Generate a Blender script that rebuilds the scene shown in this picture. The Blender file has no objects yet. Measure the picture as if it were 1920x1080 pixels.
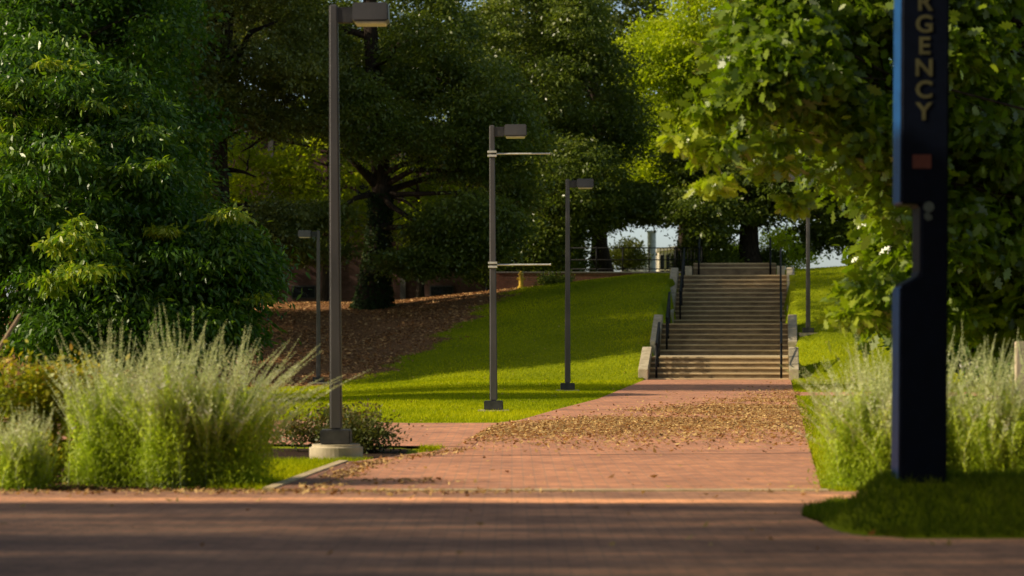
import bpy, bmesh, math, random
import numpy as np
from mathutils import Vector, Matrix

SC = bpy.context.scene
COL = SC.collection
F, HC, HZ = 5000.0, 1.3, 622.0          # focal length (photo pixels), eye height, horizon row

def P(px, py, d):
    return Vector(((px - 960) / F * d, d, HC + (HZ - py) / F * d))

# ------------------------------------------------------------------ helpers
def link(name, me, mat=None, parent=None, loc=None):
    o = bpy.data.objects.new(name, me)
    COL.objects.link(o)
    if mat is not None and me is not None:
        me.materials.append(mat)
    if parent is not None:
        o.parent = parent
    if loc is not None:
        o.location = loc
    return o

def tag(o, label=None, cat=None, group=None, kind=None):
    if label: o['label'] = label
    if cat: o['category'] = cat
    if group: o['group'] = group
    if kind: o['kind'] = kind
    return o

def thing(name, label, cat, loc=(0, 0, 0), rz=0, group=None):
    o = link(name, None, loc=loc)
    o.rotation_euler = (0, 0, rz)
    return tag(o, label, cat, group)

def copy_tree(o, parent=None, label=None, loc=None, rz=None):
    c = o.copy(); COL.objects.link(c); c.parent = parent
    if label: c['label'] = label
    if loc is not None: c.location = loc
    if rz is not None: c.rotation_euler = (0, 0, rz)
    for ch in list(o.children):
        copy_tree(ch, c)
    return c

def bm_obj(name, bm, mat, parent=None, smooth=False, loc=None):
    me = bpy.data.meshes.new(name)
    bmesh.ops.recalc_face_normals(bm, faces=bm.faces)
    if smooth:
        for f in bm.faces: f.smooth = True
    bm.to_mesh(me); bm.free()
    return link(name, me, mat, parent, loc)

def box(bm, x0, x1, y0, y1, z0, z1, bev=0.0):
    r = bmesh.ops.create_cube(bm, size=1)
    vs = r['verts']
    for v in vs:
        v.co = Vector((x0 + (v.co.x + .5) * (x1 - x0), y0 + (v.co.y + .5) * (y1 - y0), z0 + (v.co.z + .5) * (z1 - z0)))
    if bev:
        es = list({e for v in vs for e in v.link_edges})
        bmesh.ops.bevel(bm, geom=es, offset=bev, segments=2, affect='EDGES')
    return vs

def cyl(bm, c, r0, r1, h, n=24, axis='Z'):
    m = Matrix.Translation(Vector(c))
    if axis == 'X': m = m @ Matrix.Rotation(math.pi / 2, 4, 'Y')
    if axis == 'Y': m = m @ Matrix.Rotation(-math.pi / 2, 4, 'X')
    m = m @ Matrix.Translation((0, 0, h / 2))
    return bmesh.ops.create_cone(bm, cap_ends=True, segments=n, radius1=r0, radius2=r1, depth=h, matrix=m)['verts']

class MB:
    """collects tubes / polygons as lists"""
    def __init__(s): s.v = []; s.f = []
    def tube(s, pts, rad, n=6, cap=True):
        b = len(s.v)
        pts = [Vector(p) for p in pts]
        up = Vector((.13, .21, .97))
        for i, p in enumerate(pts):
            t = (pts[min(i + 1, len(pts) - 1)] - pts[max(i - 1, 0)])
            if t.length < 1e-9: t = Vector((0, 0, 1))
            t.normalize()
            a = t.cross(up if abs(t.dot(up)) < .97 else Vector((1, 0, 0))).normalized()
            c = t.cross(a)
            for k in range(n):
                q = 2 * math.pi * k / n
                s.v.append(p + (a * math.cos(q) + c * math.sin(q)) * rad[i])
        for i in range(len(pts) - 1):
            for k in range(n):
                k2 = (k + 1) % n
                s.f.append((b + i * n + k, b + i * n + k2, b + (i + 1) * n + k2, b + (i + 1) * n + k))
        if cap:
            s.f.append(tuple(b + k for k in reversed(range(n))))
            s.f.append(tuple(b + (len(pts) - 1) * n + k for k in range(n)))
    def build(s, name, mat, parent=None, smooth=True, origin=None):
        me = bpy.data.meshes.new(name)
        o = Vector(origin) if origin is not None else Vector()
        me.from_pydata([v - o for v in s.v], [], s.f)
        if smooth: me.polygons.foreach_set('use_smooth', [True] * len(me.polygons))
        me.update()
        return link(name, me, mat, parent)

def np_mesh(name, V, k, tint=None, smooth=False):
    """V: (N*k,3) verts of N k-gons"""
    V = np.asarray(V, dtype=np.float32).reshape(-1, 3)
    nv = len(V); n = nv // k
    me = bpy.data.meshes.new(name)
    me.vertices.add(nv); me.vertices.foreach_set('co', V.ravel())
    me.loops.add(nv); me.loops.foreach_set('vertex_index', np.arange(nv, dtype=np.int32))
    me.polygons.add(n); me.polygons.foreach_set('loop_start', np.arange(0, nv, k, dtype=np.int32))
    try: me.polygons.foreach_set('loop_total', np.full(n, k, dtype=np.int32))
    except Exception: pass
    if tint is not None:
        a = me.attributes.new('tint', 'FLOAT', 'POINT')
        a.data.foreach_set('value', np.repeat(np.asarray(tint, dtype=np.float32), k))
    me.update(calc_edges=True)
    return me

def unit(a):
    return a / np.maximum(np.linalg.norm(a, axis=-1, keepdims=True), 1e-9)

LEAF_OVAL = [(0, 0, 0), (.3, .22, .03), (.65, .2, .04), (1, 0, -.05), (.65, -.2, .04), (.3, -.22, .03)]
LEAF_LANCE = [(0, 0, 0), (.3, .16, .04), (.62, .14, .02), (1, 0, -.16), (.62, -.14, .02), (.3, -.16, .04)]
LEAF_DIAMOND = [(0, 0, 0), (.45, .27, .05), (1, 0, -.05), (.45, -.27, .05)]
LEAF_OAK = [(0, 0, 0), (.16, .05, .01), (.24, .20, .03), (.36, .10, .02), (.46, .31, .03), (.60, .15, .02), (.72, .30, .0), (.80, .13, 0), (.92, .12, -.03),
            (1, 0, -.06), (.92, -.12, -.03), (.80, -.13, 0), (.72, -.30, .0), (.60, -.15, .02), (.46, -.31, .03), (.36, -.10, .02), (.24, -.20, .03), (.16, -.05, .01)]
BLADE = [(0, .5, 0), (1, 0, 0), (0, -.5, 0)]

def leaves(C, A, N, S, shape, wid=1.0):
    """C centres, A axes, N normals, S sizes -> verts"""
    A = unit(A); N = N - A * (N * A).sum(1, keepdims=True); N = unit(N)
    B = np.cross(N, A)
    sh = np.array(shape)
    V = (C[:, None, :] + S[:, None, None] * (sh[None, :, 0:1] * A[:, None, :] + wid * sh[None, :, 1:2] * B[:, None, :] + sh[None, :, 2:3] * N[:, None, :]))
    return V.reshape(-1, 3)

def noise3(p, f, seed):
    r = np.random.RandomState(seed)
    out = np.zeros(len(p))
    for i in range(5):
        k = r.normal(size=3); k /= np.linalg.norm(k)
        out += np.sin((p @ k) * f * (0.7 + .25 * i) + r.rand() * 6.28)
    return out / 2.2

# ------------------------------------------------------------------ materials
def new_mat(name):
    m = bpy.data.materials.new(name); m.use_nodes = True
    nt = m.node_tree; nt.nodes.clear()
    out = nt.nodes.new('ShaderNodeOutputMaterial')
    return m, nt, out

def nd(nt, t, **kw):
    n = nt.nodes.new(t)
    for k, v in kw.items():
        if hasattr(n, k): setattr(n, k, v)
    return n

def ramp(nt, stops):
    r = nt.nodes.new('ShaderNodeValToRGB')
    e = r.color_ramp.elements
    while len(e) < len(stops): e.new(.5)
    for el, (p, c) in zip(e, stops):
        el.position = p; el.color = (*c, 1)
    return r

def leaf_mat(name, stops, trans=.35, tmul=(1.2, 1.35, .35), rough=.45, spec=.5):
    m, nt, out = new_mat(name)
    at = nd(nt, 'ShaderNodeAttribute', attribute_name='tint')
    rp = ramp(nt, stops); nt.links.new(at.outputs['Fac'], rp.inputs[0])
    pb = nd(nt, 'ShaderNodeBsdfPrincipled')
    pb.inputs['Roughness'].default_value = rough
    pb.inputs['Specular IOR Level'].default_value = spec
    nt.links.new(rp.outputs[0], pb.inputs['Base Color'])
    tr = nd(nt, 'ShaderNodeBsdfTranslucent')
    mx = nd(nt, 'ShaderNodeMix', data_type='RGBA', blend_type='MULTIPLY')
    mx.inputs[0].default_value = 1
    nt.links.new(rp.outputs[0], mx.inputs[6]); mx.inputs[7].default_value = (*tmul, 1)
    nt.links.new(mx.outputs[2], tr.inputs[0])
    ms = nd(nt, 'ShaderNodeMixShader'); ms.inputs[0].default_value = trans
    nt.links.new(pb.outputs[0], ms.inputs[1]); nt.links.new(tr.outputs[0], ms.inputs[2])
    nt.links.new(ms.outputs[0], out.inputs[0])
    return m

def noisy_mat(name, stops, scale=4, detail=8, rough=.8, bump=0.0, spec=.3, stretch=(1, 1, 1), metallic=0, coords='Object'):
    m, nt, out = new_mat(name)
    tc = nd(nt, 'ShaderNodeTexCoord'); mp = nd(nt, 'ShaderNodeMapping'); mp.inputs['Scale'].default_value = stretch
    nt.links.new(tc.outputs[coords], mp.inputs[0])
    nz = nd(nt, 'ShaderNodeTexNoise'); nz.inputs['Scale'].default_value = scale; nz.inputs['Detail'].default_value = detail
    nz.inputs['Roughness'].default_value = .62
    nt.links.new(mp.outputs[0], nz.inputs[0])
    rp = ramp(nt, stops); nt.links.new(nz.outputs[0], rp.inputs[0])
    pb = nd(nt, 'ShaderNodeBsdfPrincipled'); pb.inputs['Roughness'].default_value = rough
    pb.inputs['Specular IOR Level'].default_value = spec; pb.inputs['Metallic'].default_value = metallic
    nt.links.new(rp.outputs[0], pb.inputs['Base Color'])
    if bump:
        b = nd(nt, 'ShaderNodeBump'); b.inputs['Strength'].default_value = bump; b.inputs['Distance'].default_value = .02
        nt.links.new(nz.outputs[0], b.inputs['Height']); nt.links.new(b.outputs[0], pb.inputs['Normal'])
    nt.links.new(pb.outputs[0], out.inputs[0])
    return m

def two(a, b, lo=.35, hi=.65): return [(lo, a), (hi, b)]

def brick_mat(name, c1, c2, mortar, bw=.2, bh=.1, ms=.008, rot=0, stain=(.55, .5, .5), wall=False, rough=.85, band=False):
    m, nt, out = new_mat(name)
    tc = nd(nt, 'ShaderNodeTexCoord'); mp = nd(nt, 'ShaderNodeMapping')
    mp.inputs['Rotation'].default_value = (math.pi / 2 if wall else 0, 0, rot)
    nt.links.new(tc.outputs['Object'], mp.inputs[0])
    br = nd(nt, 'ShaderNodeTexBrick')
    br.inputs['Scale'].default_value = 1; br.inputs['Brick Width'].default_value = bw; br.inputs['Row Height'].default_value = bh
    br.inputs['Mortar Size'].default_value = ms; br.inputs['Mortar Smooth'].default_value = .3; br.inputs['Bias'].default_value = -.1
    br.inputs['Color1'].default_value = (*c1, 1); br.inputs['Color2'].default_value = (*c2, 1); br.inputs['Mortar'].default_value = (*mortar, 1)
    nt.links.new(mp.outputs[0], br.inputs[0])
    # per-patch stains, large and small
    n1 = nd(nt, 'ShaderNodeTexNoise'); n1.inputs['Scale'].default_value = .9; n1.inputs['Detail'].default_value = 9; n1.inputs['Roughness'].default_value = .65
    nt.links.new(tc.outputs['Object'], n1.inputs[0])
    r1 = ramp(nt, [(.33, stain), (.62, (1, 1, 1)), (.8, (1.12, 1.1, 1.05))]); nt.links.new(n1.outputs[0], r1.inputs[0])
    mx = nd(nt, 'ShaderNodeMix', data_type='RGBA', blend_type='MULTIPLY'); mx.inputs[0].default_value = 1
    nt.links.new(br.outputs[0], mx.inputs[6]); nt.links.new(r1.outputs[0], mx.inputs[7])
    n2 = nd(nt, 'ShaderNodeTexNoise'); n2.inputs['Scale'].default_value = 7; n2.inputs['Detail'].default_value = 6
    nt.links.new(tc.outputs['Object'], n2.inputs[0])
    r2 = ramp(nt, [(.3, (.7, .68, .66)), (.7, (1.15, 1.12, 1.1))]); nt.links.new(n2.outputs[0], r2.inputs[0])
    mx2 = nd(nt, 'ShaderNodeMix', data_type='RGBA', blend_type='MULTIPLY'); mx2.inputs[0].default_value = .8
    nt.links.new(mx.outputs[2], mx2.inputs[6]); nt.links.new(r2.outputs[0], mx2.inputs[7])
    if band:  # light and dark streaks of dappled sun put into the brick colour
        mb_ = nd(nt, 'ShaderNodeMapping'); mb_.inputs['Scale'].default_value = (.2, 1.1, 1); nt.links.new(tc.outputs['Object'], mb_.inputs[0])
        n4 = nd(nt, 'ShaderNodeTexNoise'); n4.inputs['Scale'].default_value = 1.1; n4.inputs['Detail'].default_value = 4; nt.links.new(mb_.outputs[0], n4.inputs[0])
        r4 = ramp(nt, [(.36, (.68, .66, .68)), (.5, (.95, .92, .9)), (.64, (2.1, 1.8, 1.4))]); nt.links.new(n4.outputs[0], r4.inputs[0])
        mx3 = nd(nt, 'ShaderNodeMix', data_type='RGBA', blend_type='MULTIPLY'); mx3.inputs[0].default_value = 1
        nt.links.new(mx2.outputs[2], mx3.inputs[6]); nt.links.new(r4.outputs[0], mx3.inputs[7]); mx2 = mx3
    pb = nd(nt, 'ShaderNodeBsdfPrincipled'); pb.inputs['Roughness'].default_value = rough; pb.inputs['Specular IOR Level'].default_value = .25
    nt.links.new(mx2.outputs[2], pb.inputs['Base Color'])
    b = nd(nt, 'ShaderNodeBump'); b.inputs['Strength'].default_value = .35; b.inputs['Distance'].default_value = .006; b.invert = True
    nt.links.new(br.outputs['Fac'], b.inputs['Height']); nt.links.new(b.outputs[0], pb.inputs['Normal'])
    nt.links.new(pb.outputs[0], out.inputs[0])
    return m

def plain(name, c, rough=.5, metal=0, spec=.5, emit=None, es=0):
    a = tuple(x * .8 for x in c); b = tuple(min(1, x * 1.2) for x in c)
    m = noisy_mat(name, two(a, b), 9, 6, rough, 0, spec, metallic=metal)
    if emit:
        pb = [n for n in m.node_tree.nodes if n.type == 'BSDF_PRINCIPLED'][0]
        pb.inputs['Emission Color'].default_value = (*emit, 1); pb.inputs['Emission Strength'].default_value = es
    return m

M = {}
M['paver'] = brick_mat('brick_paving', (.86, .38, .20), (.56, .27, .175), (.50, .30, .2), stain=(.66, .68, .74))
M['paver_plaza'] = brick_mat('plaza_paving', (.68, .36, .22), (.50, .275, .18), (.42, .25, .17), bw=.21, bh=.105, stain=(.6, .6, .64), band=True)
M['paver_edge'] = brick_mat('edge_paving', (.40, .20, .13), (.34, .16, .11), (.3, .2, .14), rot=math.pi / 2)
M['wall_brick'] = brick_mat('wall_brick', (.17, .085, .075), (.13, .065, .055), (.14, .1, .09), bw=.22, bh=.075, ms=.01, wall=True)
M['low_brick'] = brick_mat('low_wall_brick', (.16, .06, .04), (.11, .045, .035), (.12, .08, .06), bw=.22, bh=.075, ms=.01, wall=True)
M['concrete'] = noisy_mat('concrete', two((.42, .35, .23), (.62, .53, .37)), 6, 10, .9, .2)
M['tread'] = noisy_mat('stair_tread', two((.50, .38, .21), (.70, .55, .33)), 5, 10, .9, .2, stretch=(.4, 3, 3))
M['riser'] = noisy_mat('stair_riser', two((.17, .12, .072), (.31, .225, .13)), 3, 10, .9, .2, stretch=(1, 1, 2))  # risers darker, treads lighter: shade and sun put into the concrete colour
M['bronze'] = noisy_mat('dark_bronze', two((.06, .056, .058), (.11, .10, .10)), 3, 8, .36, .02, .6, stretch=(1, 1, .25))
M['bronze_base'] = noisy_mat('dark_base', two((.03, .03, .034), (.065, .063, .063)), 8, 8, .5, .05, .4)
M['black_metal'] = plain('black_metal', (.006, .006, .008), .5, 0, .15)
M['silver'] = plain('silver_metal', (.72, .70, .64), .45, .2)
M['lens'] = plain('lamp_lens', (.6, .52, .34), .3, 0, .5, (1, .85, .5), .04)
M['bark'] = noisy_mat('bark', two((.022, .016, .012), (.07, .052, .04)), 6, 10, .95, .6, .1, stretch=(3, 3, .5))
M['soil'] = noisy_mat('bed_soil', two((.03, .018, .012), (.09, .055, .035)), 18, 10, .95, .6, .1)
M['kerb'] = noisy_mat('kerb_concrete', two((.48, .36, .2), (.68, .53, .33)), 7, 10, .9, .2)
M['blue'] = plain('tower_blue', (.006, .065, .21), .5, 0, .2)
M['navy'] = plain('tower_navy', (.003, .006, .017), .6, 0, .12)
M['gold'] = plain('gold_letters', (.10, .093, .036), .6)
M['red'] = plain('red_sticker', (.15, .04, .03), .6)
M['pale'] = plain('pale_plate', (.12, .15, .14), .6, 0, .2)
M['wood'] = noisy_mat('weathered_wood', two((.30, .20, .12), (.48, .34, .22)), 5, 8, .85, .3, stretch=(8, 8, 1))
M['white_wood'] = noisy_mat('pale_post_wood', two((.5, .42, .3), (.7, .6, .45)), 5, 8, .85, .3, stretch=(8, 8, 1))
M['stucco'] = plain('pale_stucco', (.62, .55, .45), .8)
M['white'] = plain('white_paint', (.8, .78, .76), .7)
M['glass'] = plain('dark_glass', (.012, .015, .02), .12)
M['yellow'] = plain('yellow_paint', (.65, .42, .03), .5)
M['cover'] = plain('grey_roof', (.12, .11, .11), .8)

# foliage
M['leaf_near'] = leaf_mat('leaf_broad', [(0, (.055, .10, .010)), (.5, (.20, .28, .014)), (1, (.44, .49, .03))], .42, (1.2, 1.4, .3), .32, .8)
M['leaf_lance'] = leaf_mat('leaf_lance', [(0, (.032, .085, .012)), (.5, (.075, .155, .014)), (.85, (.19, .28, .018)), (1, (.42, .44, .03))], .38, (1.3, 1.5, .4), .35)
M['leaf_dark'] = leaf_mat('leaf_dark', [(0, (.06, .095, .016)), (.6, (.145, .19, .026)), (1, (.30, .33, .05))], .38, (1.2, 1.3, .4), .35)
M['leaf_olive'] = leaf_mat('leaf_olive', [(0, (.075, .098, .02)), (.6, (.18, .205, .042)), (1, (.36, .37, .11))], .38, (1.2, 1.25, .4), .33)
M['leaf_sun'] = leaf_mat('leaf_sunny', [(0, (.20, .29, .010)), (.6, (.40, .48, .014)), (1, (.58, .60, .03))], .55, (1.4, 1.4, .25), .45)
M['leaf_ivy'] = leaf_mat('leaf_ivy', [(0, (.014, .028, .012)), (.7, (.035, .06, .02)), (1, (.08, .10, .035))], .25, (1.2, 1.3, .4), .75, .1)
M['leaf_bronze'] = leaf_mat('leaf_bronze', [(0, (.04, .06, .015)), (.55, (.12, .15, .03)), (.85, (.22, .17, .06)), (1, (.30, .16, .09))], .3, (1.3, 1.2, .4), .5)
M['leaf_gold'] = leaf_mat('leaf_gold', [(0, (.09, .16, .01)), (.5, (.32, .38, .02)), (.85, (.55, .46, .03)), (1, (.65, .32, .06))], .35, (1.3, 1.2, .4), .5)
M['sage'] = leaf_mat('sage_leaf', [(0, (.20, .29, .03)), (.45, (.48, .58, .05)), (1, (.66, .72, .26))], .48, (1.25, 1.3, .4), .6, .2)
M['sage_top'] = leaf_mat('sage_flower', [(0, (.54, .62, .20)), (.6, (.74, .77, .42)), (1, (.72, .65, .78))], .3, (1.1, 1.1, .9), .7, .2)
M['sage_stem'] = plain('sage_stem', (.55, .60, .30), .7)
M['grass'] = leaf_mat('grass_blade', [(0, (.18, .24, .002)), (.5, (.36, .41, .003)), (1, (.55, .55, .008))], .45, (1.3, 1.25, .2), .6, .08)
M['grass_shaded'] = leaf_mat('grass_shaded', [(0, (.05, .09, .006)), (.5, (.11, .16, .010)), (1, (.24, .26, .03))], .4, (1.2, 1.3, .25), .6, .08)  # lawn grass darkened for the bank, its shade put into the colour
M['litter'] = leaf_mat('dry_leaf', [(0, (.22, .10, .04)), (.5, (.50, .31, .11)), (1, (.75, .54, .22))], .15, (1.2, 1, .6), .65, .25)
M['chips'] = leaf_mat('dry_chips', [(0, (.18, .075, .03)), (.5, (.46, .24, .09)), (1, (.80, .52, .24))], .1, (1.2, 1, .6), .7, .2)

# ------------------------------------------------------------------ layout
TH = math.atan(.1)                       # the walk and stairs run slightly to the right
RIGHT = [(2.5, 21.5), (7.34, 70.9)]
LEFT = [(-1.85, 21.5), (-1.6, 26.2), (-.8, 28.8), (-.5, 33), (-.3, 37.2), (0.1, 38.6), (.8, 44.5), (1.63, 50.8), (3.62, 71.3)]
def xr(y): return 2.5 + .0997 * (y - 21.5)
def xl(y): return np.interp(y, [p[1] for p in LEFT], [p[0] for p in LEFT])

PLAZA = [(-40, 2), (40, 2), (40, 14.5), (3.4, 16.5), (2.4, 16.95), (2.1, 17.6), (2.02, 18.6), (2.15, 19.6), (2.5, 20.5), (40, 20.5), (40, 21.44), (-40, 21.44)]
WALK = [(-1.85, 21.56), (2.5, 21.56), (7.45, 71.3), (3.6, 71.7), (1.63, 50.8), (.8, 44.5), (.1, 38.6), (-.3, 37.2), (-.5, 33), (-.8, 28.8), (-1.6, 26.2)]
SIDE_L = [(-.45, 29.6), (-.2, 37.4), (-1.4, 37.3), (-4, 38.6), (-26, 45), (-26, 38), (-5, 31.3), (-2.4, 30.2)]
SIDE_R = [(5.6, 53.2), (26, 52.4), (26, 55.4), (5.85, 56.4)]

def in_poly(x, y, poly):
    c = np.zeros(len(x), bool); n = len(poly)
    for i in range(n):
        x0, y0 = poly[i]; x1, y1 = poly[(i + 1) % n]
        k = ((y0 > y) != (y1 > y)) & (x < (x1 - x0) * (y - y0) / ((y1 - y0) if y1 != y0 else 1e-9) + x0)
        c ^= k
    return c

def paved(x, y):
    r = np.zeros(len(x), bool)
    for p in (PLAZA, WALK, SIDE_L, SIDE_R): r |= in_poly(x, y, p)
    return r

SX, SY = 5.50, 71.0                       # stair foot (centre)
def to_uv(x, y):
    dx, dy = x - SX, y - SY
    c, s = math.cos(TH), math.sin(TH)
    return dx * c - dy * s, dx * s + dy * c

FLIGHTS = [(0.0, .06, .14, 5, .36), (6.6, .775, .155, 6, .36), (17.2, 1.705, .155, 11, .37)]   # start v, first top, rise, count, tread
def stair_z(v):
    z = 0.0
    for v0, z0, r, n, t in FLIGHTS:
        k = np.clip(np.floor((v - v0) / t) + 1, 0, n)
        z = np.where(v >= v0, z0 + (k - 1) * r, z)
    return z

def smooth(t): return t * t * (3 - 2 * t)
def terrain(x, y):
    x = np.asarray(x, float); y = np.asarray(y, float)
    zt = np.interp(x, [-30, -10, -4.8, 0, 4.5, 7, 10.5, 14, 30], [2.1, 2.35, 2.35, 2.85, 3.3, 3.35, 3.5, 3.75, 4.2])
    y0 = np.interp(x, [-12, -3, 3.2, 7.6, 9, 20], [76, 75, 70, 70, 67, 66])
    y1 = np.interp(x, [-12, 0, 5, 12], [97, 97, 93.5, 94])
    t = np.clip((y - y0) / (y1 - y0), 0, 1)
    h = zt * (.55 * t + .45 * smooth(t)) + np.clip(y - y1, 0, 60) * .012
    h = h - .22 * smooth(np.clip((-x - 1) / 4, 0, 1)) * smooth(np.clip((y - 46) / 20, 0, 1)) * (1 - t)
    h = h + .05 * np.sin(x * .7 + y * .23) * np.clip(t * 3, 0, 1) * (1 - t)
    # falling away behind the hilltop
    h = h - np.clip(y - 150, 0, 80) * .03
    # small bank the call tower stands on
    h = h + .34 * np.exp(-((np.maximum(0, 2.5 - x) / .25) ** 2) - ((y - 17.7) / .72) ** 2)
    # stair cut
    u, v = to_uv(x, y)
    cut = (np.abs(u) < 1.95) & (v > -.3) & (v < 26.5)
    h = np.where((np.abs(u) < 1.98) & (v > -9) & (v <= -.3), np.minimum(h, -.02), h)
    return np.where(cut, np.minimum(h, stair_z(v) - .35), h)

def mulch(x, y):
    """1 on the bare leaf-littered slope below the trees"""
    edge = np.interp(y, [70, 72, 76, 80, 84, 90, 96, 100], [-7.2, -6.3, -4.8, -3.5, -2.4, -1.1, .2, .5])
    w = edge + .35 * np.sin(y * 1.3) + .25 * np.sin(y * 3.1 + x)
    return np.clip((w - x) / 1.2 + .5, 0, 1) * np.clip((y - 71) / 3, 0, 1) * np.clip((103 - y) / 2, 0, 1)

def bed(x, y):
    l = ((y > 21.5) & (y < 25.6) & (x < -2.55 + .18 * np.sin(y * 4))) | ((x < -2.1) & (y > 21.5) & (y < 22.0))
    r = (y > 20.3) & (y < 24.5) & (x > xr(y) + .35 + .1 * np.sin(y * 5))
    l2 = (y > 26.9) & (y < 29.6) & (x > -3.2) & (x < -1.0)
    return (l | r | l2).astype(float)

# ------------------------------------------------------------------ ground sheet
def make_ground():
    xs = np.concatenate([-np.geomspace(1500, 27, 18), np.arange(-26, 26.01, .25), np.geomspace(27, 1500, 18)])
    ys = np.concatenate([-np.geomspace(400, 3, 10), np.arange(0, 13, 1.0), np.arange(13, 31, .2), np.arange(31, 122, .33), np.geomspace(123, 2500, 22)])
    X, Y = np.meshgrid(xs, ys)
    x, y = X.ravel(), Y.ravel()
    z = terrain(x, y)
    pv = paved(x, y) & (z < .02)
    z = np.where(pv, np.minimum(z, -.03), z)
    V = np.stack([x, y, z], 1)
    nx, ny = len(xs), len(ys)
    i = np.arange(nx * ny).reshape(ny, nx)
    Q = np.stack([i[:-1, :-1], i[:-1, 1:], i[1:, 1:], i[1:, :-1]], -1).reshape(-1, 4)
    me = bpy.data.meshes.new('ground')
    me.vertices.add(len(V)); me.vertices.foreach_set('co', V.astype(np.float32).ravel())
    me.loops.add(Q.size); me.loops.foreach_set('vertex_index', Q.astype(np.int32).ravel())
    me.polygons.add(len(Q)); me.polygons.foreach_set('loop_start', np.arange(0, Q.size, 4, dtype=np.int32))
    for nm, val in (('mulch', mulch(x, y)), ('bed', bed(x, y))):
        a = me.attributes.new(nm, 'FLOAT', 'POINT'); a.data.foreach_set('value', val.astype(np.float32))
    me.update(calc_edges=True)
    me.polygons.foreach_set('use_smooth', [True] * len(Q))
    m, nt, out = new_mat('lawn_ground')
    tc = nd(nt, 'ShaderNodeTexCoord')
    def nz(s, d=8):
        n = nd(nt, 'ShaderNodeTexNoise'); n.inputs['Scale'].default_value = s; n.inputs['Detail'].default_value = d
        nt.links.new(tc.outputs['Object'], n.inputs[0]); return n
    n1, n2, n3 = nz(.5), nz(9), nz(22, 10)
    g = ramp(nt, [(.3, (.13, .17, .002)), (.55, (.25, .29, .003)), (.75, (.34, .36, .006))])
    mixn = nd(nt, 'ShaderNodeMath', operation='ADD'); h1 = nd(nt, 'ShaderNodeMath', operation='MULTIPLY'); h1.inputs[1].default_value = .5
    h2 = nd(nt, 'ShaderNodeMath', operation='MULTIPLY'); h2.inputs[1].default_value = .5
    nt.links.new(n1.outputs[0], h1.inputs[0]); nt.links.new(n2.outputs[0], h2.inputs[0])
    nt.links.new(h1.outputs[0], mixn.inputs[0]); nt.links.new(h2.outputs[0], mixn.inputs[1]); nt.links.new(mixn.outputs[0], g.inputs[0])
    mu = ramp(nt, [(.3, (.09, .038, .018)), (.5, (.24, .115, .05)), (.7, (.46, .26, .12))]); nt.links.new(n3.outputs[0], mu.inputs[0])
    bd = ramp(nt, [(.3, (.02, .012, .008)), (.7, (.075, .042, .026))]); nt.links.new(n3.outputs[0], bd.inputs[0])
    cur = g.outputs[0]
    for nm, r in (('mulch', mu), ('bed', bd)):
        at = nd(nt, 'ShaderNodeAttribute', attribute_name=nm)
        ad = nd(nt, 'ShaderNodeMath', operation='ADD'); nt.links.new(at.outputs['Fac'], ad.inputs[0])
        sb = nd(nt, 'ShaderNodeMath', operation='SUBTRACT'); sb.inputs[1].default_value = .5; nt.links.new(n2.outputs[0], sb.inputs[0])
        nt.links.new(sb.outputs[0], ad.inputs[1])
        st = ramp(nt, [(.42, (0, 0, 0)), (.58, (1, 1, 1))]); nt.links.new(ad.outputs[0], st.inputs[0])
        mx = nd(nt, 'ShaderNodeMix', data_type='RGBA'); nt.links.new(st.outputs[0], mx.inputs[0])
        nt.links.new(cur, mx.inputs[6]); nt.links.new(r.outputs[0], mx.inputs[7]); cur = mx.outputs[2]
    pb = nd(nt, 'ShaderNodeBsdfPrincipled'); pb.inputs['Roughness'].default_value = .95; pb.inputs['Specular IOR Level'].default_value = .1
    nt.links.new(cur, pb.inputs['Base Color'])
    b = nd(nt, 'ShaderNodeBump'); b.inputs['Strength'].default_value = .6; b.inputs['Distance'].default_value = .04
    nt.links.new(n3.outputs[0], b.inputs['Height']); nt.links.new(b.outputs[0], pb.inputs['Normal'])
    nt.links.new(pb.outputs[0], out.inputs[0])
    tag(link('ground', me, m), kind='structure')
make_ground()

def sheet(name, poly, z, mat):
    bm = bmesh.new()
    f = bm.faces.new([bm.verts.new((x, y, z)) for x, y in poly])
    if f.normal.z < 0: f.normal_flip()
    bmesh.ops.triangulate(bm, faces=[f])
    o = bm_obj(name, bm, mat)
    for p in o.data.polygons:
        if p.normal.z < 0: p.flip()
    return tag(o, kind='structure')

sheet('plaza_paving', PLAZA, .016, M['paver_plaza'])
sheet('brick_walk', WALK, .020, M['paver'])
sheet('side_path', SIDE_L, .024, M['paver'])
sheet('side_path', SIDE_R, .024, M['paver'])
# pale stone band across the mouth of the walk
bm = bmesh.new(); box(bm, -1.05, 2.55, 21.42, 21.58, -.05, .030, .004)
tag(bm_obj('paving_band', bm, M['kerb']), kind='structure')
# kerb + brick edging by the lamp
bm = bmesh.new()
def strip(bm, pts, w0, w1, z0, z1):
    n = len(pts); vs = []
    for i, (x, y) in enumerate(pts):
        a = Vector(pts[max(i - 1, 0)]); b = Vector(pts[min(i + 1, n - 1)])
        t = (b - a).normalized(); nrm = Vector((t.y, -t.x))
        for w in (w0, w1):
            for z in (z0, z1): vs.append(bm.verts.new((x + nrm.x * w, y + nrm.y * w, z)))
    for i in range(n - 1):
        k = i * 4; q = k + 4
        for a, b in ((0, 1), (1, 3), (3, 2), (2, 0)):
            bm.faces.new((vs[k + a], vs[k + b], vs[q + b], vs[q + a]))
    bm.faces.new(vs[0:2] + [vs[3], vs[2]]); m = (n - 1) * 4
    bm.faces.new([vs[m], vs[m + 2], vs[m + 3], vs[m + 1]])
EDGE = [(-1.93, 21.6), (-1.82, 23.2), (-1.71, 24.8), (-1.61, 26.2), (-1.2, 27.4), (-.85, 28.6)]
strip(bm, EDGE[:4], -.09, .0, -.05, .038)
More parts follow.
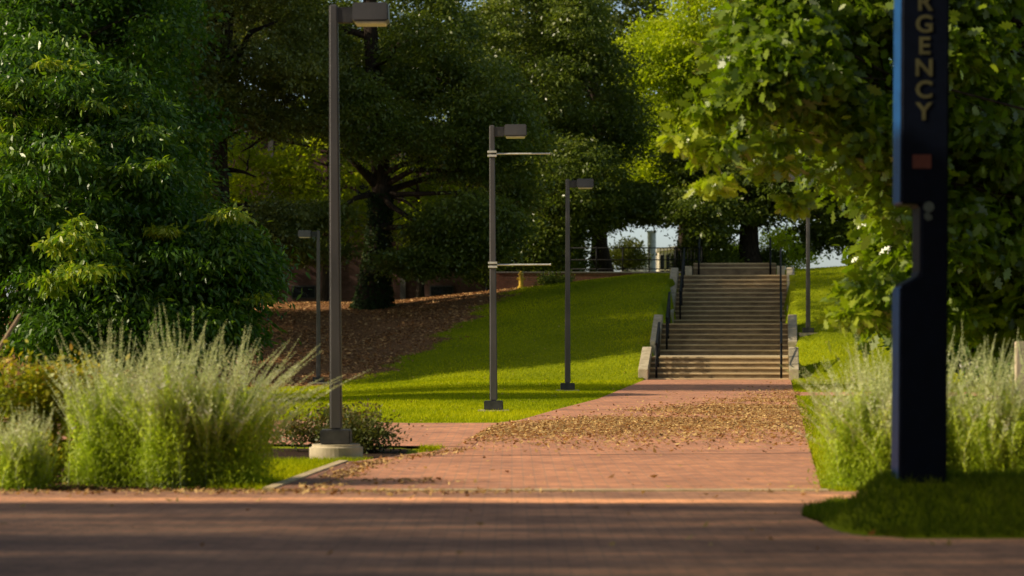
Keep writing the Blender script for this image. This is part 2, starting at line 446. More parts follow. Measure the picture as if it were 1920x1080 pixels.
tag(bm_obj('kerb', bm, M['kerb']), kind='structure')
bm = bmesh.new(); strip(bm, EDGE[:4], .004, .30, -.05, .028)
tag(bm_obj('path_edging', bm, M['paver_edge']), kind='structure')
# walk along the hilltop
bm = bmesh.new()
pts = [(-14, 98.6), (-8, 98.6), (-5, 98.8), (0, 99), (2.5, 98.2)]
vs = []
for x, y in pts:
    for dy in (-.75, .75): vs.append(bm.verts.new((x, y + dy, float(terrain(x, y + dy)) + .06)))
for i in range(len(pts) - 1): bm.faces.new((vs[2 * i], vs[2 * i + 2], vs[2 * i + 3], vs[2 * i + 1]))
tag(bm_obj('hilltop_path', bm, M['concrete']), kind='structure')

# ------------------------------------------------------------------ staircase
def make_stairs():
    S = thing('staircase', 'wide concrete staircase in three flights climbing the grassy hill with dark metal handrails either side', 'staircase', (SX, SY, 0), -TH)
    W = 1.86
    for fi, (v0, z0, r, n, t) in enumerate(FLIGHTS):
        for k in range(n):
            zt = z0 + k * r; va = v0 + k * t
            vb = va + t + .12 if k < n - 1 else (FLIGHTS[fi + 1][0] + .1 if fi < 2 else 23.2)
            bm = bmesh.new(); box(bm, -W, W, va + .03, vb, zt - r - .12, zt - .045)
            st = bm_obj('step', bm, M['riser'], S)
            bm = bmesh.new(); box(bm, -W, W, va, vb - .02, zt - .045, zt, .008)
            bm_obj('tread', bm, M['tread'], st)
    # two narrower steps at the top
    for k in range(2):
        zt = 3.41 + .155 * (k + 1); va = 22.6 + k * .4
        bm = bmesh.new(); box(bm, -1.28 - .12, 1.5, va + .03, va + (3.5 if k else .6), 3.2, zt - .045)
        st = bm_obj('step', bm, M['riser'], S)
        bm = bmesh.new(); box(bm, -1.28 - .12, 1.5, va, va + (3.5 if k else .58), zt - .045, zt, .008)
        bm_obj('tread', bm, M['tread'], st)
    for x0, x1 in ((-1.72, -1.43), (1.53, 1.82)):
        bm = bmesh.new(); box(bm, x0, x1, 22.3, 23.6, 3.1, 3.60, .012)
        bm_obj('end_block', bm, M['concrete'], S)
    # sloping cheek walls, one run of blocks per flight
    for s in (-1, 1):
        for fi, (v0, z0, r, n, t) in enumerate(FLIGHTS):
            va, vb = v0 - .25, v0 + n * t + .2
            za, zb = z0 + .24, z0 + (n - 1) * r + .27
            nb = (1, 2, 3)[fi]
            for j in range(nb):
                a = va + (vb - va) * j / nb; b = va + (vb - va) * (j + 1) / nb - .03
                zc = za + (zb - za) * (j + .0) / nb; zd = za + (zb - za) * (j + 1) / nb
                bm = bmesh.new()
                x0, x1 = sorted((s * (W + .005), s * (W + .27)))
                top = [(a, zc), (b, zd)]
                q = [bm.verts.new((x, v, z)) for x in (x0, x1) for v, z in ((a, -1.0 + zc * .3), (b, -1.0 + zc * .3), (b, zd), (a, zc))]
                bm.faces.new(q[0:4]); bm.faces.new(q[4:8])
                for i in range(4): bm.faces.new((q[i], q[(i + 1) % 4], q[4 + (i + 1) % 4], q[4 + i]))
                bmesh.ops.bevel(bm, geom=bm.edges[:], offset=.015, segments=2, affect='EDGES')
                bm_obj('cheek_block', bm, M['concrete'], S)
    def rail(label, u, runs):
        R = thing('handrail', label, 'handrail', (SX, SY, 0), -TH, None)
        for (va, vb, za, zb) in runs:
            mb = MB()
            for hh, rr in ((.92, .034), (.50, .018), (.24, .02)):
                mb.tube([(u, va - .3, za + hh), (u, va, za + hh), (u, vb, zb + hh), (u, vb + .3, zb + hh)], [rr] * 4, 8)
            mb.build('rail', M['black_metal'], R)
            mb = MB()
            for v in np.arange(va, vb, .09):
                z = za + (zb - za) * (v - va) / (vb - va); mb.tube([(u, v, z + .24), (u, v, z + .92)], [.017] * 2, 6)
            mb.build('infill_bars', M['black_metal'], R)
            npst = max(2, int((vb - va) / 1.3) + 1)
            for i in range(npst + 1):
                q = i / npst; v = va + (vb - va) * q; z = za + (zb - za) * q
                mb = MB(); mb.tube([(u, v, z - .1), (u, v, z + .92)], [.032] * 2, 8); mb.build('post', M['black_metal'], R)
    runs = [(v0 + .15, v0 + n * t - .1, z0, z0 + (n - 1) * r) for v0, z0, r, n, t in FLIGHTS]
    rail('black metal handrail along the left side of the concrete staircase', -1.66, runs)
    rail('black metal handrail along the right side of the concrete staircase', 1.66, runs)
    rail('short black handrail at the top left of the staircase above the narrow steps', -1.2, [(22.6, 23.6, 3.3, 3.7)])
    rail('short black handrail at the top right of the staircase above the narrow steps', 1.3, [(22.6, 23.6, 3.3, 3.7)])
make_stairs()

# ------------------------------------------------------------------ lamps
def make_lamp(loc, H, label, side=1, arms=False, lean=0.0, rz=0.0, round_foot=True):
    L = thing('street_lamp', label, 'street lamp', loc, rz, 'square bronze street lamps along the walk')
    L.rotation_euler = (0, lean, rz)
    bm = bmesh.new()
    if round_foot:
        cyl(bm, (0, 0, -.25), .275, .275, .41, 40)
        es = [e for e in bm.edges if all(v.co.z > .15 for v in e.verts)]
        bmesh.ops.bevel(bm, geom=es, offset=.03, segments=3, affect='EDGES')
    else:
        box(bm, -.26, .26, -.26, .26, -.25, .035, .01)
    bm_obj('footing', bm, M['concrete'], L, smooth=False)
    zf = .16 if round_foot else .035
    bm = bmesh.new(); box(bm, -.155, .155, -.155, .155, zf + .002, zf + .15, .012)
    bm_obj('base_cover', bm, M['bronze_base'], L)
    bm = bmesh.new(); vs = box(bm, -.064, .064, -.064, .064, zf + .15, H)
    for v in vs:
        if v.co.z > H - .01: v.co.x *= .72; v.co.y *= .72
    bmesh.ops.bevel(bm, geom=[e for e in bm.edges], offset=.017, segments=3, affect='EDGES')
    bm_obj('pole', bm, M['bronze'], L)
    bm = bmesh.new(); box(bm, *sorted((side * .044, side * .20)), -.035, .035, H - .19, H - .03, .006)
    bm_obj('arm', bm, M['bronze_base'], L)
    x0, x1 = sorted((side * .20, side * .57))
    bm = bmesh.new(); vs = box(bm, x0, x1, -.19, .19, H - .19, H + .0)
    for v in vs:
        if v.co.z > H - .05: v.co.x = (v.co.x - side * .385) * .97 + side * .385; v.co.y *= .95
    bmesh.ops.bevel(bm, geom=bm.edges[:], offset=.014, segments=2, affect='EDGES')
    hd = bm_obj('lamp_head', bm, M['bronze'], L)
    bm = bmesh.new(); box(bm, x0 + .03, x1 - .03, -.155, .155, H - .212, H - .192, .006)
    bm_obj('lens', bm, M['lens'], hd)
    if arms:
        for z in (H - .47, H - 2.28):
            bm = bmesh.new(); box(bm, -.075, .075, -.075, .075, z - .05, z - .015, .004); box(bm, -.075, .075, -.075, .075, z + .015, z + .05, .004)
            c = bm_obj('clamp', bm, M['silver'], L)
            bm = bmesh.new(); cyl(bm, (.07, 0, z), .016, .014, .86, 12, 'X')
            a = bm_obj('banner_arm', bm, M['silver'], L)
            bm = bmesh.new(); cyl(bm, (.93, 0, z), .02, .02, .02, 12, 'X'); bm_obj('end_cap', bm, M['silver'], a)
    return L
def tz(x, y): return float(terrain(np.array([x]), np.array([y]))[0])
LAMPS = [
    ((-1.80, 27.3, 0), 4.66, 'tall square lamp on a round concrete footing beside the low bronze shrub', 1, False, -.006, True),
    ((-.30, 43.5, 0), 4.68, 'square lamp on the lawn with two silver banner arms on its pole', 1, True, -.006, False),
    ((1.22, 58.5, .0), 4.66, 'lamp without banner arms on the lawn just left of the staircase foot', 1, False, 0, False),
    ((-5.52, 76, 0), 4.36, 'far thin lamp below the mulched slope, head turned left, under the trees', -1, False, 0, False),
    ((8.66, 78, 0), 4.68, 'lamp on the grass slope right of the staircase behind oak leaves', -1, False, 0, False)]
for loc, H, lab, sd, arms, lean, rf in LAMPS:
    make_lamp((loc[0], loc[1], tz(loc[0], loc[1]) - .01), H, lab, sd, arms, lean, 0, rf)

# ------------------------------------------------------------------ emergency call tower
def make_tower():
    d = 17.5; s = d / F
    cx = (1730 - 960) * s; bz = .27
    T = thing('call_tower', 'dark blue emergency call tower with gold vertical letters and a notch in its left side', 'emergency tower', (cx, d, bz))
    T.rotation_euler = (0, .006, 0)
    def Z(py): return HC + (HZ - py) * s - bz
    hw = .158; D = .36
    zt = 4.05
    prof = [(-hw, -.5), (hw, -.5), (hw, zt), (-hw, zt), (-hw, Z(383)), (-.026, Z(383)), (-.026, Z(514)), (-.048, Z(520)), (-hw, Z(537))]
    bm = bmesh.new()
    fr = [bm.verts.new((x, 0, z)) for x, z in prof]; bk = [bm.verts.new((x, D, z)) for x, z in prof]
    bm.faces.new(fr); bm.faces.new(bk[::-1]); n = len(prof)
    for i in range(n): bm.faces.new((fr[i], fr[(i + 1) % n], bk[(i + 1) % n], bk[i]))
    bmesh.ops.recalc_face_normals(bm, faces=bm.faces)
    bmesh.ops.bevel(bm, geom=bm.edges[:], offset=.014, segments=3, affect='EDGES')
    bmesh.ops.recalc_face_normals(bm, faces=bm.faces)
    body = bm_obj('body', bm, M['blue'], T)
    body.data.materials.append(M['navy'])
    for p in body.data.polygons:
        if p.center.x > -hw + .012 or p.normal.y < -.5: p.material_index = 1
    # dark front panels, set 3 mm proud
    def panel(name, pr):
        bm = bmesh.new(); f = [bm.verts.new((x, -.004, z)) for x, z in pr]; b = [bm.verts.new((x, .02, z)) for x, z in pr]
        bm.faces.new(f); bm.faces.new(b[::-1])
        for i in range(len(pr)): bm.faces.new((f[i], f[(i + 1) % len(pr)], b[(i + 1) % len(pr)], b[i]))
        return bm_obj(name, bm, M['navy'], T)
    e = .0135
    panel('front_panel', [(-hw + e, -.4), (hw - e, -.4), (hw - e, zt - e), (-hw + e, zt - e), (-hw + e, Z(383) + e), (-.026 + e, Z(383) + e), (-.026 + e, Z(514) - e * .6), (-.048 + e * .5, Z(520) - e), (-hw + e, Z(537) - e)])
    # letters
    cu = bpy.data.curves.new('lettering', 'FONT'); cu.body = '\n'.join('EMERGENCY'); cu.align_x = 'CENTER'
    cu.size = .158; cu.extrude = .002; cu.offset = .0035
    cu.space_line = .908
    to = bpy.data.objects.new('tmp_text', cu); COL.objects.link(to)
    bpy.context.view_layer.update()
    me = bpy.data.meshes.new_from_object(to.evaluated_get(bpy.context.evaluated_depsgraph_get()))
    bpy.data.objects.remove(to); bpy.data.curves.remove(cu)
    co = np.array([v.co[:] for v in me.vertices])
    pitch = 41.2 * s
    zmin = co[:, 1].min()
    for v in me.vertices:
        x, y, zz = v.co
        v.co = (x * 1.03 - .008, -.0065 - zz, (y - zmin) + Z(225))
    me.materials.clear(); me.name = 'lettering'
    link('lettering', me, M['gold'], T)
    X = lambda px: (px - 1730) * s
    bm = bmesh.new(); box(bm, X(1707), X(1742), -.0085, -.0042, Z(316), Z(290), .001); bm_obj('sticker', bm, M['red'], T)
    bm = bmesh.new(); cyl(bm, (X(1738), -.012, Z(388)), X(1748) - X(1738), X(1748) - X(1738), .0075, 28, 'Y'); bt = bm_obj('call_button', bm, M['pale'], T)
    bm = bmesh.new()
    q = [bm.verts.new((X(a), -.0085, Z(b))) for a, b in ((1730, 400), (1737, 398), (1745, 406), (1744, 412), (1735, 414), (1730, 408))]
    bm.faces.new(q); r = bmesh.ops.extrude_face_region(bm, geom=bm.faces[:])
    for v in [g for g in r['geom'] if isinstance(g, bmesh.types.BMVert)]: v.co.y += .004
    bm_obj('emblem', bm, M['pale'], T)
    bm = bmesh.new(); cyl(bm, (0, D / 2, zt), .13, .11, .3, 32); bm_obj('beacon', bm, M['blue'], T)
make_tower()

# ------------------------------------------------------------------ trees
def clump_points(lobe, n, rng, gap, seed, hollow=.5):
    c, r = np.array(lobe[0]), np.array(lobe[1])
    out = np.zeros((0, 3))
    while len(out) < n:
        d = unit(rng.normal(size=(n * 2, 3))); rad = hollow + (1 - hollow) * rng.rand(n * 2, 1) ** .5
        p = c + d * rad * r
        k = noise3(p, 2.6 / max(r.mean() ** .5, .6), seed) > gap
        out = np.concatenate([out, p[k]])
    return out[:n]

def foliage(pts, lobe_c, per, cr, size, shape, droop, rng, flat=.4, wid=1.0, outward=.6, nrm=.8):
    n = len(pts)
    ci = np.repeat(np.arange(n), per)
    sc = (.6 + .8 * rng.rand(n))[ci]
    off = rng.normal(size=(n * per, 3)) * np.array([1, 1, flat]) * cr * .55 * sc[:, None]
    C = pts[ci] + off
    # leaves droop more toward the clump's edge
    C[:, 2] -= droop * .35 * np.linalg.norm(off[:, :2], axis=1)
    ax = off.copy(); ax[:, 2] = 0
    ax = unit(ax) * outward + rng.normal(size=ax.shape) * .5
    ax[:, 2] -= droop * (.4 + .6 * rng.rand(len(ax)))
    nm = rng.normal(size=ax.shape) * nrm + np.array([0, 0, 1.0])
    S = size * (.65 + .7 * rng.rand(len(ax)))
    return C, ax, nm, S, ci

def make_tree(name, label, base, trunk, lobes, leaf, mat, per=60, cr=.6, size=.16, droop=.3, gap=-.35, seed=1, nlimb=18, nrm=.85, group=None, lean=(0, 0),
              flat=.4, hollow=.5, limb_r=.3, ivy=None, shape=LEAF_OVAL, wid=1.0, tint_top=.35, fork=None, category='tree', hi=()):
    rng = np.random.RandomState(seed); random.seed(seed)
    bx, by = base[0], base[1]; bz = tz(bx, by) - .1 if len(base) < 3 else base[2]
    T = thing(name, label, category, (bx, by, bz), 0, group)
    B = np.array([bx, by, bz])
    r0, htop = trunk
    mb = MB()
    N = 10
    tp = []
    for i in range(N + 1):
        q = i / N
        tp.append(Vector((bx + lean[0] * q + .12 * r0 * 4 * math.sin(q * 7 + seed), by + lean[1] * q + .1 * r0 * 4 * math.cos(q * 5 + seed), bz + htop * q)))
    def trad(q): return r0 * ((1 + .65 * math.exp(-q * htop / .55)) * (1 - .62 * q) if q < 1 else .3)
    mb.tube(tp, [trad(i / N) for i in range(N + 1)], 14)
    Cs, As, Ns, Ss, Ts = [], [], [], [], []
    allp = []
    for li, lb in enumerate(lobes):
        pts = clump_points(lb, lb[2], rng, gap, seed * 7 + li, hollow)
        allp.append(pts)
        C, A, Nn, S, ci = foliage(pts, lb[0], per, cr, size, shape, droop, rng, flat, nrm=nrm)
        ct = rng.rand(len(pts))
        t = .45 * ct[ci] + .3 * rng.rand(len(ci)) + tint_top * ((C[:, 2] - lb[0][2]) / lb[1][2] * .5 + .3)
        Cs.append(C); As.append(A); Ns.append(Nn); Ss.append(S); Ts.append(t)
    for (p, rr, n, tt) in hi:      # sprays of young bright leaves
        pts = np.array(p) + rng.normal(size=(n, 3)) * np.array(rr)
        C, A, Nn, S, ci = foliage(pts, p, per, cr * .5, size * 1.0, shape, droop * 1.2, rng, flat * .6)
        Cs.append(C); As.append(A); Ns.append(Nn); Ss.append(S); Ts.append(np.full(len(C), tt) + .1 * rng.randn(len(C)))
        allp.append(pts)
    P_ = np.concatenate(allp)
    # limbs from trunk to clumps
    idx = rng.choice(len(P_), min(nlimb, len(P_)), replace=False)
    for k, i in enumerate(idx):
        e = Vector(P_[i])
        q = min(.97, max(.28, ((e.z - bz) - .25 * (Vector((e.x, e.y)) - Vector((bx, by))).length) / htop))
        s = tp[0].lerp(tp[-1], q)
        f = q * N; i0 = int(f); s = tp[i0].lerp(tp[min(i0 + 1, N)], f - i0)
        L = (e - s).length
        m1 = s.lerp(e, .35) + Vector((rng.randn(), rng.randn(), rng.randn() * .6 + .5)) * L * .07
        m2 = s.lerp(e, .7) + Vector((rng.randn(), rng.randn(), rng.randn() * .6 + .4)) * L * .07
        rr = min(trad(q) * .6, limb_r * r0 * (.5 + .6 * rng.rand()) + .008)
        mb.tube([s, m1, m2, e], [rr, rr * .75, rr * .45, rr * .12], 7)
        for w in range(2):
            j = np.argmin(np.linalg.norm(P_ - np.array(m2)[None] - rng.normal(size=3) * .8, axis=1))
            e2 = Vector(P_[j]); mm = m2.lerp(e2, .5) + Vector(rng.normal(size=3)) * .08
            mb.tube([m2, mm, e2], [rr * .4, rr * .25, rr * .08], 5)
    if fork:
        for pts, r in fork:
            pts = [Vector(p) for p in pts]
            mb.tube(pts, [r * (1 - .75 * i / (len(pts) - 1)) for i in range(len(pts))], 9)
    mb.build('trunk', M['bark'], T, origin=B)
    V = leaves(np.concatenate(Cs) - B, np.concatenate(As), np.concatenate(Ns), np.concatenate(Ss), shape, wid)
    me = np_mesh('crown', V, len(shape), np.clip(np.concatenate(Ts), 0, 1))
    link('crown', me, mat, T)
    if ivy:
        n, h0, h1 = ivy
        th = rng.rand(n) * 6.283; hh = h0 + (h1 - h0) * rng.rand(n) ** 1.5
        rad = np.array([trad(min(h / htop, 1)) for h in hh]) + .04 + .14 * rng.rand(n) * (1.3 - (hh - h0) / (h1 - h0))
        qx = np.interp(hh / htop, np.linspace(0, 1, N + 1), [p.x for p in tp]); qy = np.interp(hh / htop, np.linspace(0, 1, N + 1), [p.y for p in tp])
        C = np.stack([qx + rad * np.cos(th) - bx, qy + rad * np.sin(th) - by, hh], 1)
        Nn = np.stack([np.cos(th), np.sin(th), .3 + 0 * th], 1) + rng.normal(size=(n, 3)) * .4
        A = np.tile([0, 0, -1.0], (n, 1)) + rng.normal(size=(n, 3)) * .5
        me = np_mesh('ivy', leaves(C, A, Nn, .11 * (.6 + .8 * rng.rand(n)), LEAF_DIAMOND, 1.3), 4, np.clip(rng.rand(n) * .8 + .3 * (noise3(C, 3, 4) > .9), 0, 1))
        link('ivy', me, M['leaf_ivy'], T)
    return T

def lobe(px, py, d, rx, ry, rz, n): return (tuple(P(px, py, d)), (rx, ry, rz), n)

# A: low drooping tree at the left, in front of the wood
make_tree('drooping_tree', 'low broad tree with drooping lance leaves and yellow-green tips behind the left sage bed', (-8.3, 52.5), (.16, 5.5),
    [lobe(60, 330, 52, 3.0, 2.6, 2.3, 330), lobe(20, 540, 50.5, 2.4, 2.0, 1.7, 230), lobe(230, 540, 51, 2.1, 1.8, 1.35, 230), lobe(380, 500, 51.5, 1.2, 1.2, .95, 120), lobe(300, 610, 51, 1.9, 1.6, .6, 120), lobe(150, 200, 53, 1.6, 1.6, 1.0, 90), lobe(255, 300, 52, .9, .9, .5, 40), lobe(330, 400, 52, .9, .9, .45, 40), lobe(60, 120, 52.5, 1.3, 1, .6, 50)],
    None, M['leaf_lance'], per=100, cr=.5, size=.15, droop=.75, gap=-.12, seed=3, nlimb=30, shape=LEAF_LANCE, flat=.35, tint_top=.25,
    hi=[(P(110, 120, 51.5), (.35, .3, .06), 3, .95), (P(130, 410, 48.6), (.2, .2, .16), 3, .85), (P(120, 455, 48.6), (.25, .2, .08), 3, .88), (P(165, 495, 48.5), (.4, .2, .08), 4, .88), (P(110, 530, 48.5), (.25, .2, .14), 4, .85),
        (P(430, 395, 50.6), (.2, .2, .06), 4, .92), (P(305, 425, 50.6), (.18, .2, .04), 3, 1), (P(230, 185, 52), (.1, .2, .05), 2, .95), (P(480, 550, 51), (.15, .2, .04), 2, .9), (P(40, 200, 51), (.6, .3, .2), 8, .8), (P(120, 270, 50), (.7, .3, .2), 10, .75)])
# A2: tall darker tree behind it
make_tree('tall_tree', 'tall dark green tree at the top left corner behind the drooping tree', (-13.6, 77), (.28, 14),
    [lobe(110, 60, 77, 3.9, 3.4, 3.6, 350), lobe(20, 300, 77, 3.9, 3.2, 3.4, 250), lobe(140, -180, 77, 3.4, 3.2, 3.6, 180), lobe(240, 330, 79, 2.4, 2.4, 2.8, 130)],
    None, M['leaf_lance'], per=110, cr=.75, size=.16, droop=.4, gap=-.05, seed=5, nlimb=26, shape=LEAF_OVAL, tint_top=.15)
# B: olive oak with the clear trunk
make_tree('olive_oak', 'oak with olive leaves and a bare forking trunk seen left of the tallest lamp', (-9.9, 92), (.36, 14),
    [lobe(420, 60, 92, 3.8, 3.6, 2.6, 330), lobe(330, 190, 90, 1.9, 2.4, 1.5, 130), lobe(540, 160, 90.5, 1.9, 2.6, 1.9, 150), lobe(310, 400, 90, 1.6, 2.2, 1.3, 110), lobe(530, 440, 91, 2.0, 2.2, 1.1, 150), lobe(420, 470, 92, 2.0, 2, .8, 100), lobe(420, -60, 92, 3.6, 3.4, 1.8, 160), lobe(400, 165, 89.6, 1.3, .8, .8, 60)],
    None, M['leaf_olive'], per=100, cr=.55, size=.13, droop=.35, gap=-.02, seed=8, nlimb=26, hollow=.45,
    fork=[([P(425, 215, 92), P(470, 238, 91.6), P(520, 260, 91.2), P(580, 275, 91)], .16), ([P(415, 318, 92), P(370, 316, 91.8), P(330, 312, 91.5)], .17), ([P(425, 318, 92), P(455, 322, 91.8), P(480, 332, 91.5)], .10),
          ([P(500, 252, 91.3), P(470, 275, 91.2), P(452, 285, 91)], .07), ([P(425, 150, 92), P(470, 60, 91.5), P(520, 40, 91)], .15), ([P(415, 120, 92), P(380, 70, 91.5), P(310, 95, 91)], .14)])
# C: ivy-skirted oak in the middle
make_tree('ivy_oak', 'big dark oak with an ivy covered trunk foot on the mulched slope', (-4.85, 94.5), (.43, 15),
    [lobe(720, 40, 95, 4.0, 3.8, 2.6, 380), lobe(720, -170, 95, 3.8, 3.8, 3.0, 220), lobe(860, 210, 94, 2.6, 2.6, 2.4, 260), lobe(680, 220, 92.5, 1.9, 1.8, 1.6, 150), lobe(880, 425, 93, 2.0, 2.2, 1.2, 200), lobe(610, 440, 93, 1.2, 1.6, 1.1, 90), lobe(790, 490, 92, 1.6, 1.5, .55, 110), lobe(930, 300, 95, 1.8, 2, 2.4, 150)],
    None, M['leaf_dark'], per=100, cr=.6, size=.14, droop=.4, gap=-.02, seed=12, nlimb=26, ivy=(5200, .0, 4.2),
    fork=[([P(705, 345, 94.5), P(670, 310, 94.2), P(640, 285, 94)], .2), ([P(715, 330, 94.5), P(750, 310, 94), P(790, 300, 93.6)], .17), ([P(700, 430, 94.5), P(760, 425, 94), P(850, 415, 93.6)], .13)])
# D: dark tree right of centre
make_tree('dark_tree', 'dense dark green tree with a flared trunk above the low brick wall', (4.0, 113), (.36, 16),
    [lobe(1010, 120, 106, 3.6, 3.6, 3.6, 420), lobe(1060, 350, 104, 2.4, 2.6, 2.0, 240), lobe(980, -120, 108, 4.0, 4, 3.0, 220), lobe(1130, 230, 108, 1.7, 2, 1.8, 150), lobe(1010, 440, 104, 1.7, 1.8, 1.0, 130), lobe(1215, 380, 106, 1.6, 2, .7, 130), lobe(1140, 380, 106, 1.6, 2, 1.0, 120), lobe(1080, 60, 106, 1.5, 2, 1.6, 90)],
    None, M['leaf_dark'], per=100, cr=.62, size=.15, droop=.4, gap=-.2, seed=17, nlimb=24, lean=(-1.5, -4))
# small dark shrub hanging at the hilltop behind lamp three
# E: sunlit yellow green tree
make_tree('sunlit_maple', 'bright yellow-green sunlit tree at the top centre behind the stairs', (7.9, 118), (.4, 18),
    [lobe(1250, 130, 118, 2.4, 2.6, 2.2, 260), lobe(1330, 20, 118, 2.6, 2.8, 2.4, 300), lobe(1300, 250, 118, 3.2, 2.6, 2.0, 280), lobe(1400, 180, 118, 3.4, 3, 3.2, 260), lobe(1240, 330, 118, 2.0, 2, 1.2, 130), lobe(1340, -170, 118, 3.6, 3.4, 3.4, 220)],
    None, M['leaf_sun'], per=110, cr=.75, size=.17, droop=.25, gap=-.3, seed=23, nlimb=20, flat=.35)
# G: spreading dark oak at the head of the stairs
make_tree('spreading_oak', 'spreading oak with dark trunk and arching limbs at the head of the stairs', (9.55, 105.5), (.40, 10),
    [lobe(1400, 300, 105, 3.2, 3, 1.6, 260), lobe(1300, 385, 103, 1.5, 1.8, .7, 110), lobe(1480, 330, 104, 2.6, 2.4, 1.6, 160), lobe(1330, 432, 103, .7, 1, .45, 50), lobe(1390, 400, 105, 1.6, 2, .6, 60), lobe(1550, 300, 104, 3.0, 2.4, 2.6, 160), lobe(1590, 430, 105, 1.9, 1.5, .95, 130)],
    None, M['leaf_dark'], per=60, cr=.55, size=.17, droop=.35, gap=-.15, seed=29, nlimb=14,
    fork=[([P(1415, 430, 105.5), P(1380, 405, 105), P(1335, 390, 104.5), P(1290, 370, 104)], .2), ([P(1412, 440, 105.5), P(1370, 432, 105), P(1330, 420, 104.5)], .13), ([P(1418, 420, 105.5), P(1440, 370, 105), P(1475, 330, 104.5)], .2), ([P(1410, 410, 105.5), P(1385, 350, 105), P(1350, 300, 104.6)], .18)])
# F: the near oak at the right
make_tree('broadleaf_oak', 'near oak with large glossy lobed leaves hanging behind the call tower', (6.6, 27.5), (.17, 6.5),
    [lobe(1700, 90, 27, 1.25, 1.2, 1.0, 190), lobe(1520, 90, 26, .90, .9, .72, 125), lobe(1420, 150, 25.4, .45, .6, .42, 46), lobe(1600, 200, 27.5, 1.0, .6, .8, 90), lobe(1640, 290, 26, .6, .9, .58, 76), lobe(1850, 250, 27, 1.0, 1.1, 1.0, 170), lobe(1800, 470, 27, 1.0, 1.0, .7, 160), lobe(1730, 430, 26.3, .5, .8, .5, 55), lobe(1880, 560, 27, .9, .9, .55, 110), lobe(1740, 560, 26.5, .4, .5, .35, 36), lobe(1960, 120, 28, 1.2, 1.2, 1.4, 100), lobe(1480, -60, 26.5, .7, .8, .6, 45), lobe(1650, -120, 27, 1.6, 1.3, .8, 90),
     lobe(1650, 555, 25.6, .26, .45, .22, 22)],
    None, M['leaf_near'], per=46, cr=.23, size=.145, droop=.55, gap=-.22, nrm=1.2, seed=31, nlimb=60, shape=LEAF_OAK, flat=.55, limb_r=.16, hollow=.15, tint_top=.1,
    hi=[(P(1285, 255, 25), (.04, .1, .04), 2, .85), (P(1345, 335, 25), (.07, .1, .03), 2, .8), (P(1350, 200, 25.2), (.12, .1, .05), 4, .65), (P(1330, 285, 25.2), (.05, .1, .05), 1, .65), (P(1440, 290, 25.2), (.15, .1, .1), 5, .6), (P(1580, 575, 25), (.08, .1, .05), 3, .75), (P(1620, 530, 25.2), (.12, .1, .06), 3, .7), (P(1485, 385, 25.3), (.08, .1, .05), 2, .65), (P(1360, 270, 25), (.12, .1, .08), 4, .6)])

a2 = [o for o in COL.objects if o.name.startswith('tall_tree')][0]
c = copy_tree(a2, None, 'dense tall tree between the drooping tree and the olive oak', (-13.8, 83, tz(-13.8, 83) - .1), 2.6); c.scale = (1.05, 1.05, 1.12)
# darker trees filling the wood behind, copies of two trees
FILL = [('backdrop_tree', 'tall tree of the wood behind the brick building and oaks', -16, 128, 20), ('backdrop_tree', '', -7, 132, 20), ('backdrop_tree', '', -1, 127, 18), ('backdrop_tree', '', 3.2, 138, 22), ('backdrop_tree', '', 15.5, 118, 16), ('backdrop_tree', '', 21, 100, 15), ('backdrop_tree', '', -23, 118, 22), ('backdrop_tree', '', -19, 104, 21), ('backdrop_tree', '', -13, 124, 25)]
proto = None
for i, (nm, lab, x, y, H) in enumerate(FILL):
    if proto is None:
        z = tz(x, y)
        proto = make_tree('backdrop_tree', 'tall dim tree of the wood closing the view between the oaks', (x, y), (.35, H * .8),
            [((x, y, z + H * .45), (4.6, 4, H * .30), 300), ((x - 1.5, y, z + H * .72), (3.8, 3.6, H * .26), 200), ((x + 1.6, y - 1, z + H * .22), (3.6, 3, H * .14), 140)],
            None, M['leaf_olive'], per=60, cr=.85, size=.26, droop=.3, gap=-.35, seed=41, nlimb=14, shape=LEAF_DIAMOND, group='dim trees closing the wood behind')
    else:
        c = copy_tree(proto, None, None, (x, y, tz(x, y) - .1), i * 1.3)
        c.scale = (1, 1, H / 20)
# brighter young trees between the oaks and the building, sunlit look put into leaf colour
YT = [(-10.2, 103, 7.0), (-7.2, 104, 8.5), (-13.5, 101, 8), (-3.6, 104, 7.5), (-.6, 105, 9)]
yp = None
for i, (x, y, H) in enumerate(YT):
    z = tz(x, y)
    if yp is None:
        yp = make_tree('young_tree', 'light green young tree between the oak trunks and the brick building', (x, y), (.12, H * .8),
            [((x, y, z + H * .62), (1.7, 1.4, H * .34), 130), ((x + .3, y, z + H * .38), (1.3, 1.1, H * .14), 40)], None, M['leaf_sun'], per=50, cr=.5, size=.18, droop=.3, gap=-.1, seed=81, nlimb=12, shape=LEAF_DIAMOND, group='light young trees before the brick building')
    else:
        c = copy_tree(yp, None, None, (x, y, z - .1), i * 1.9); c.scale = (H / 7,) * 3
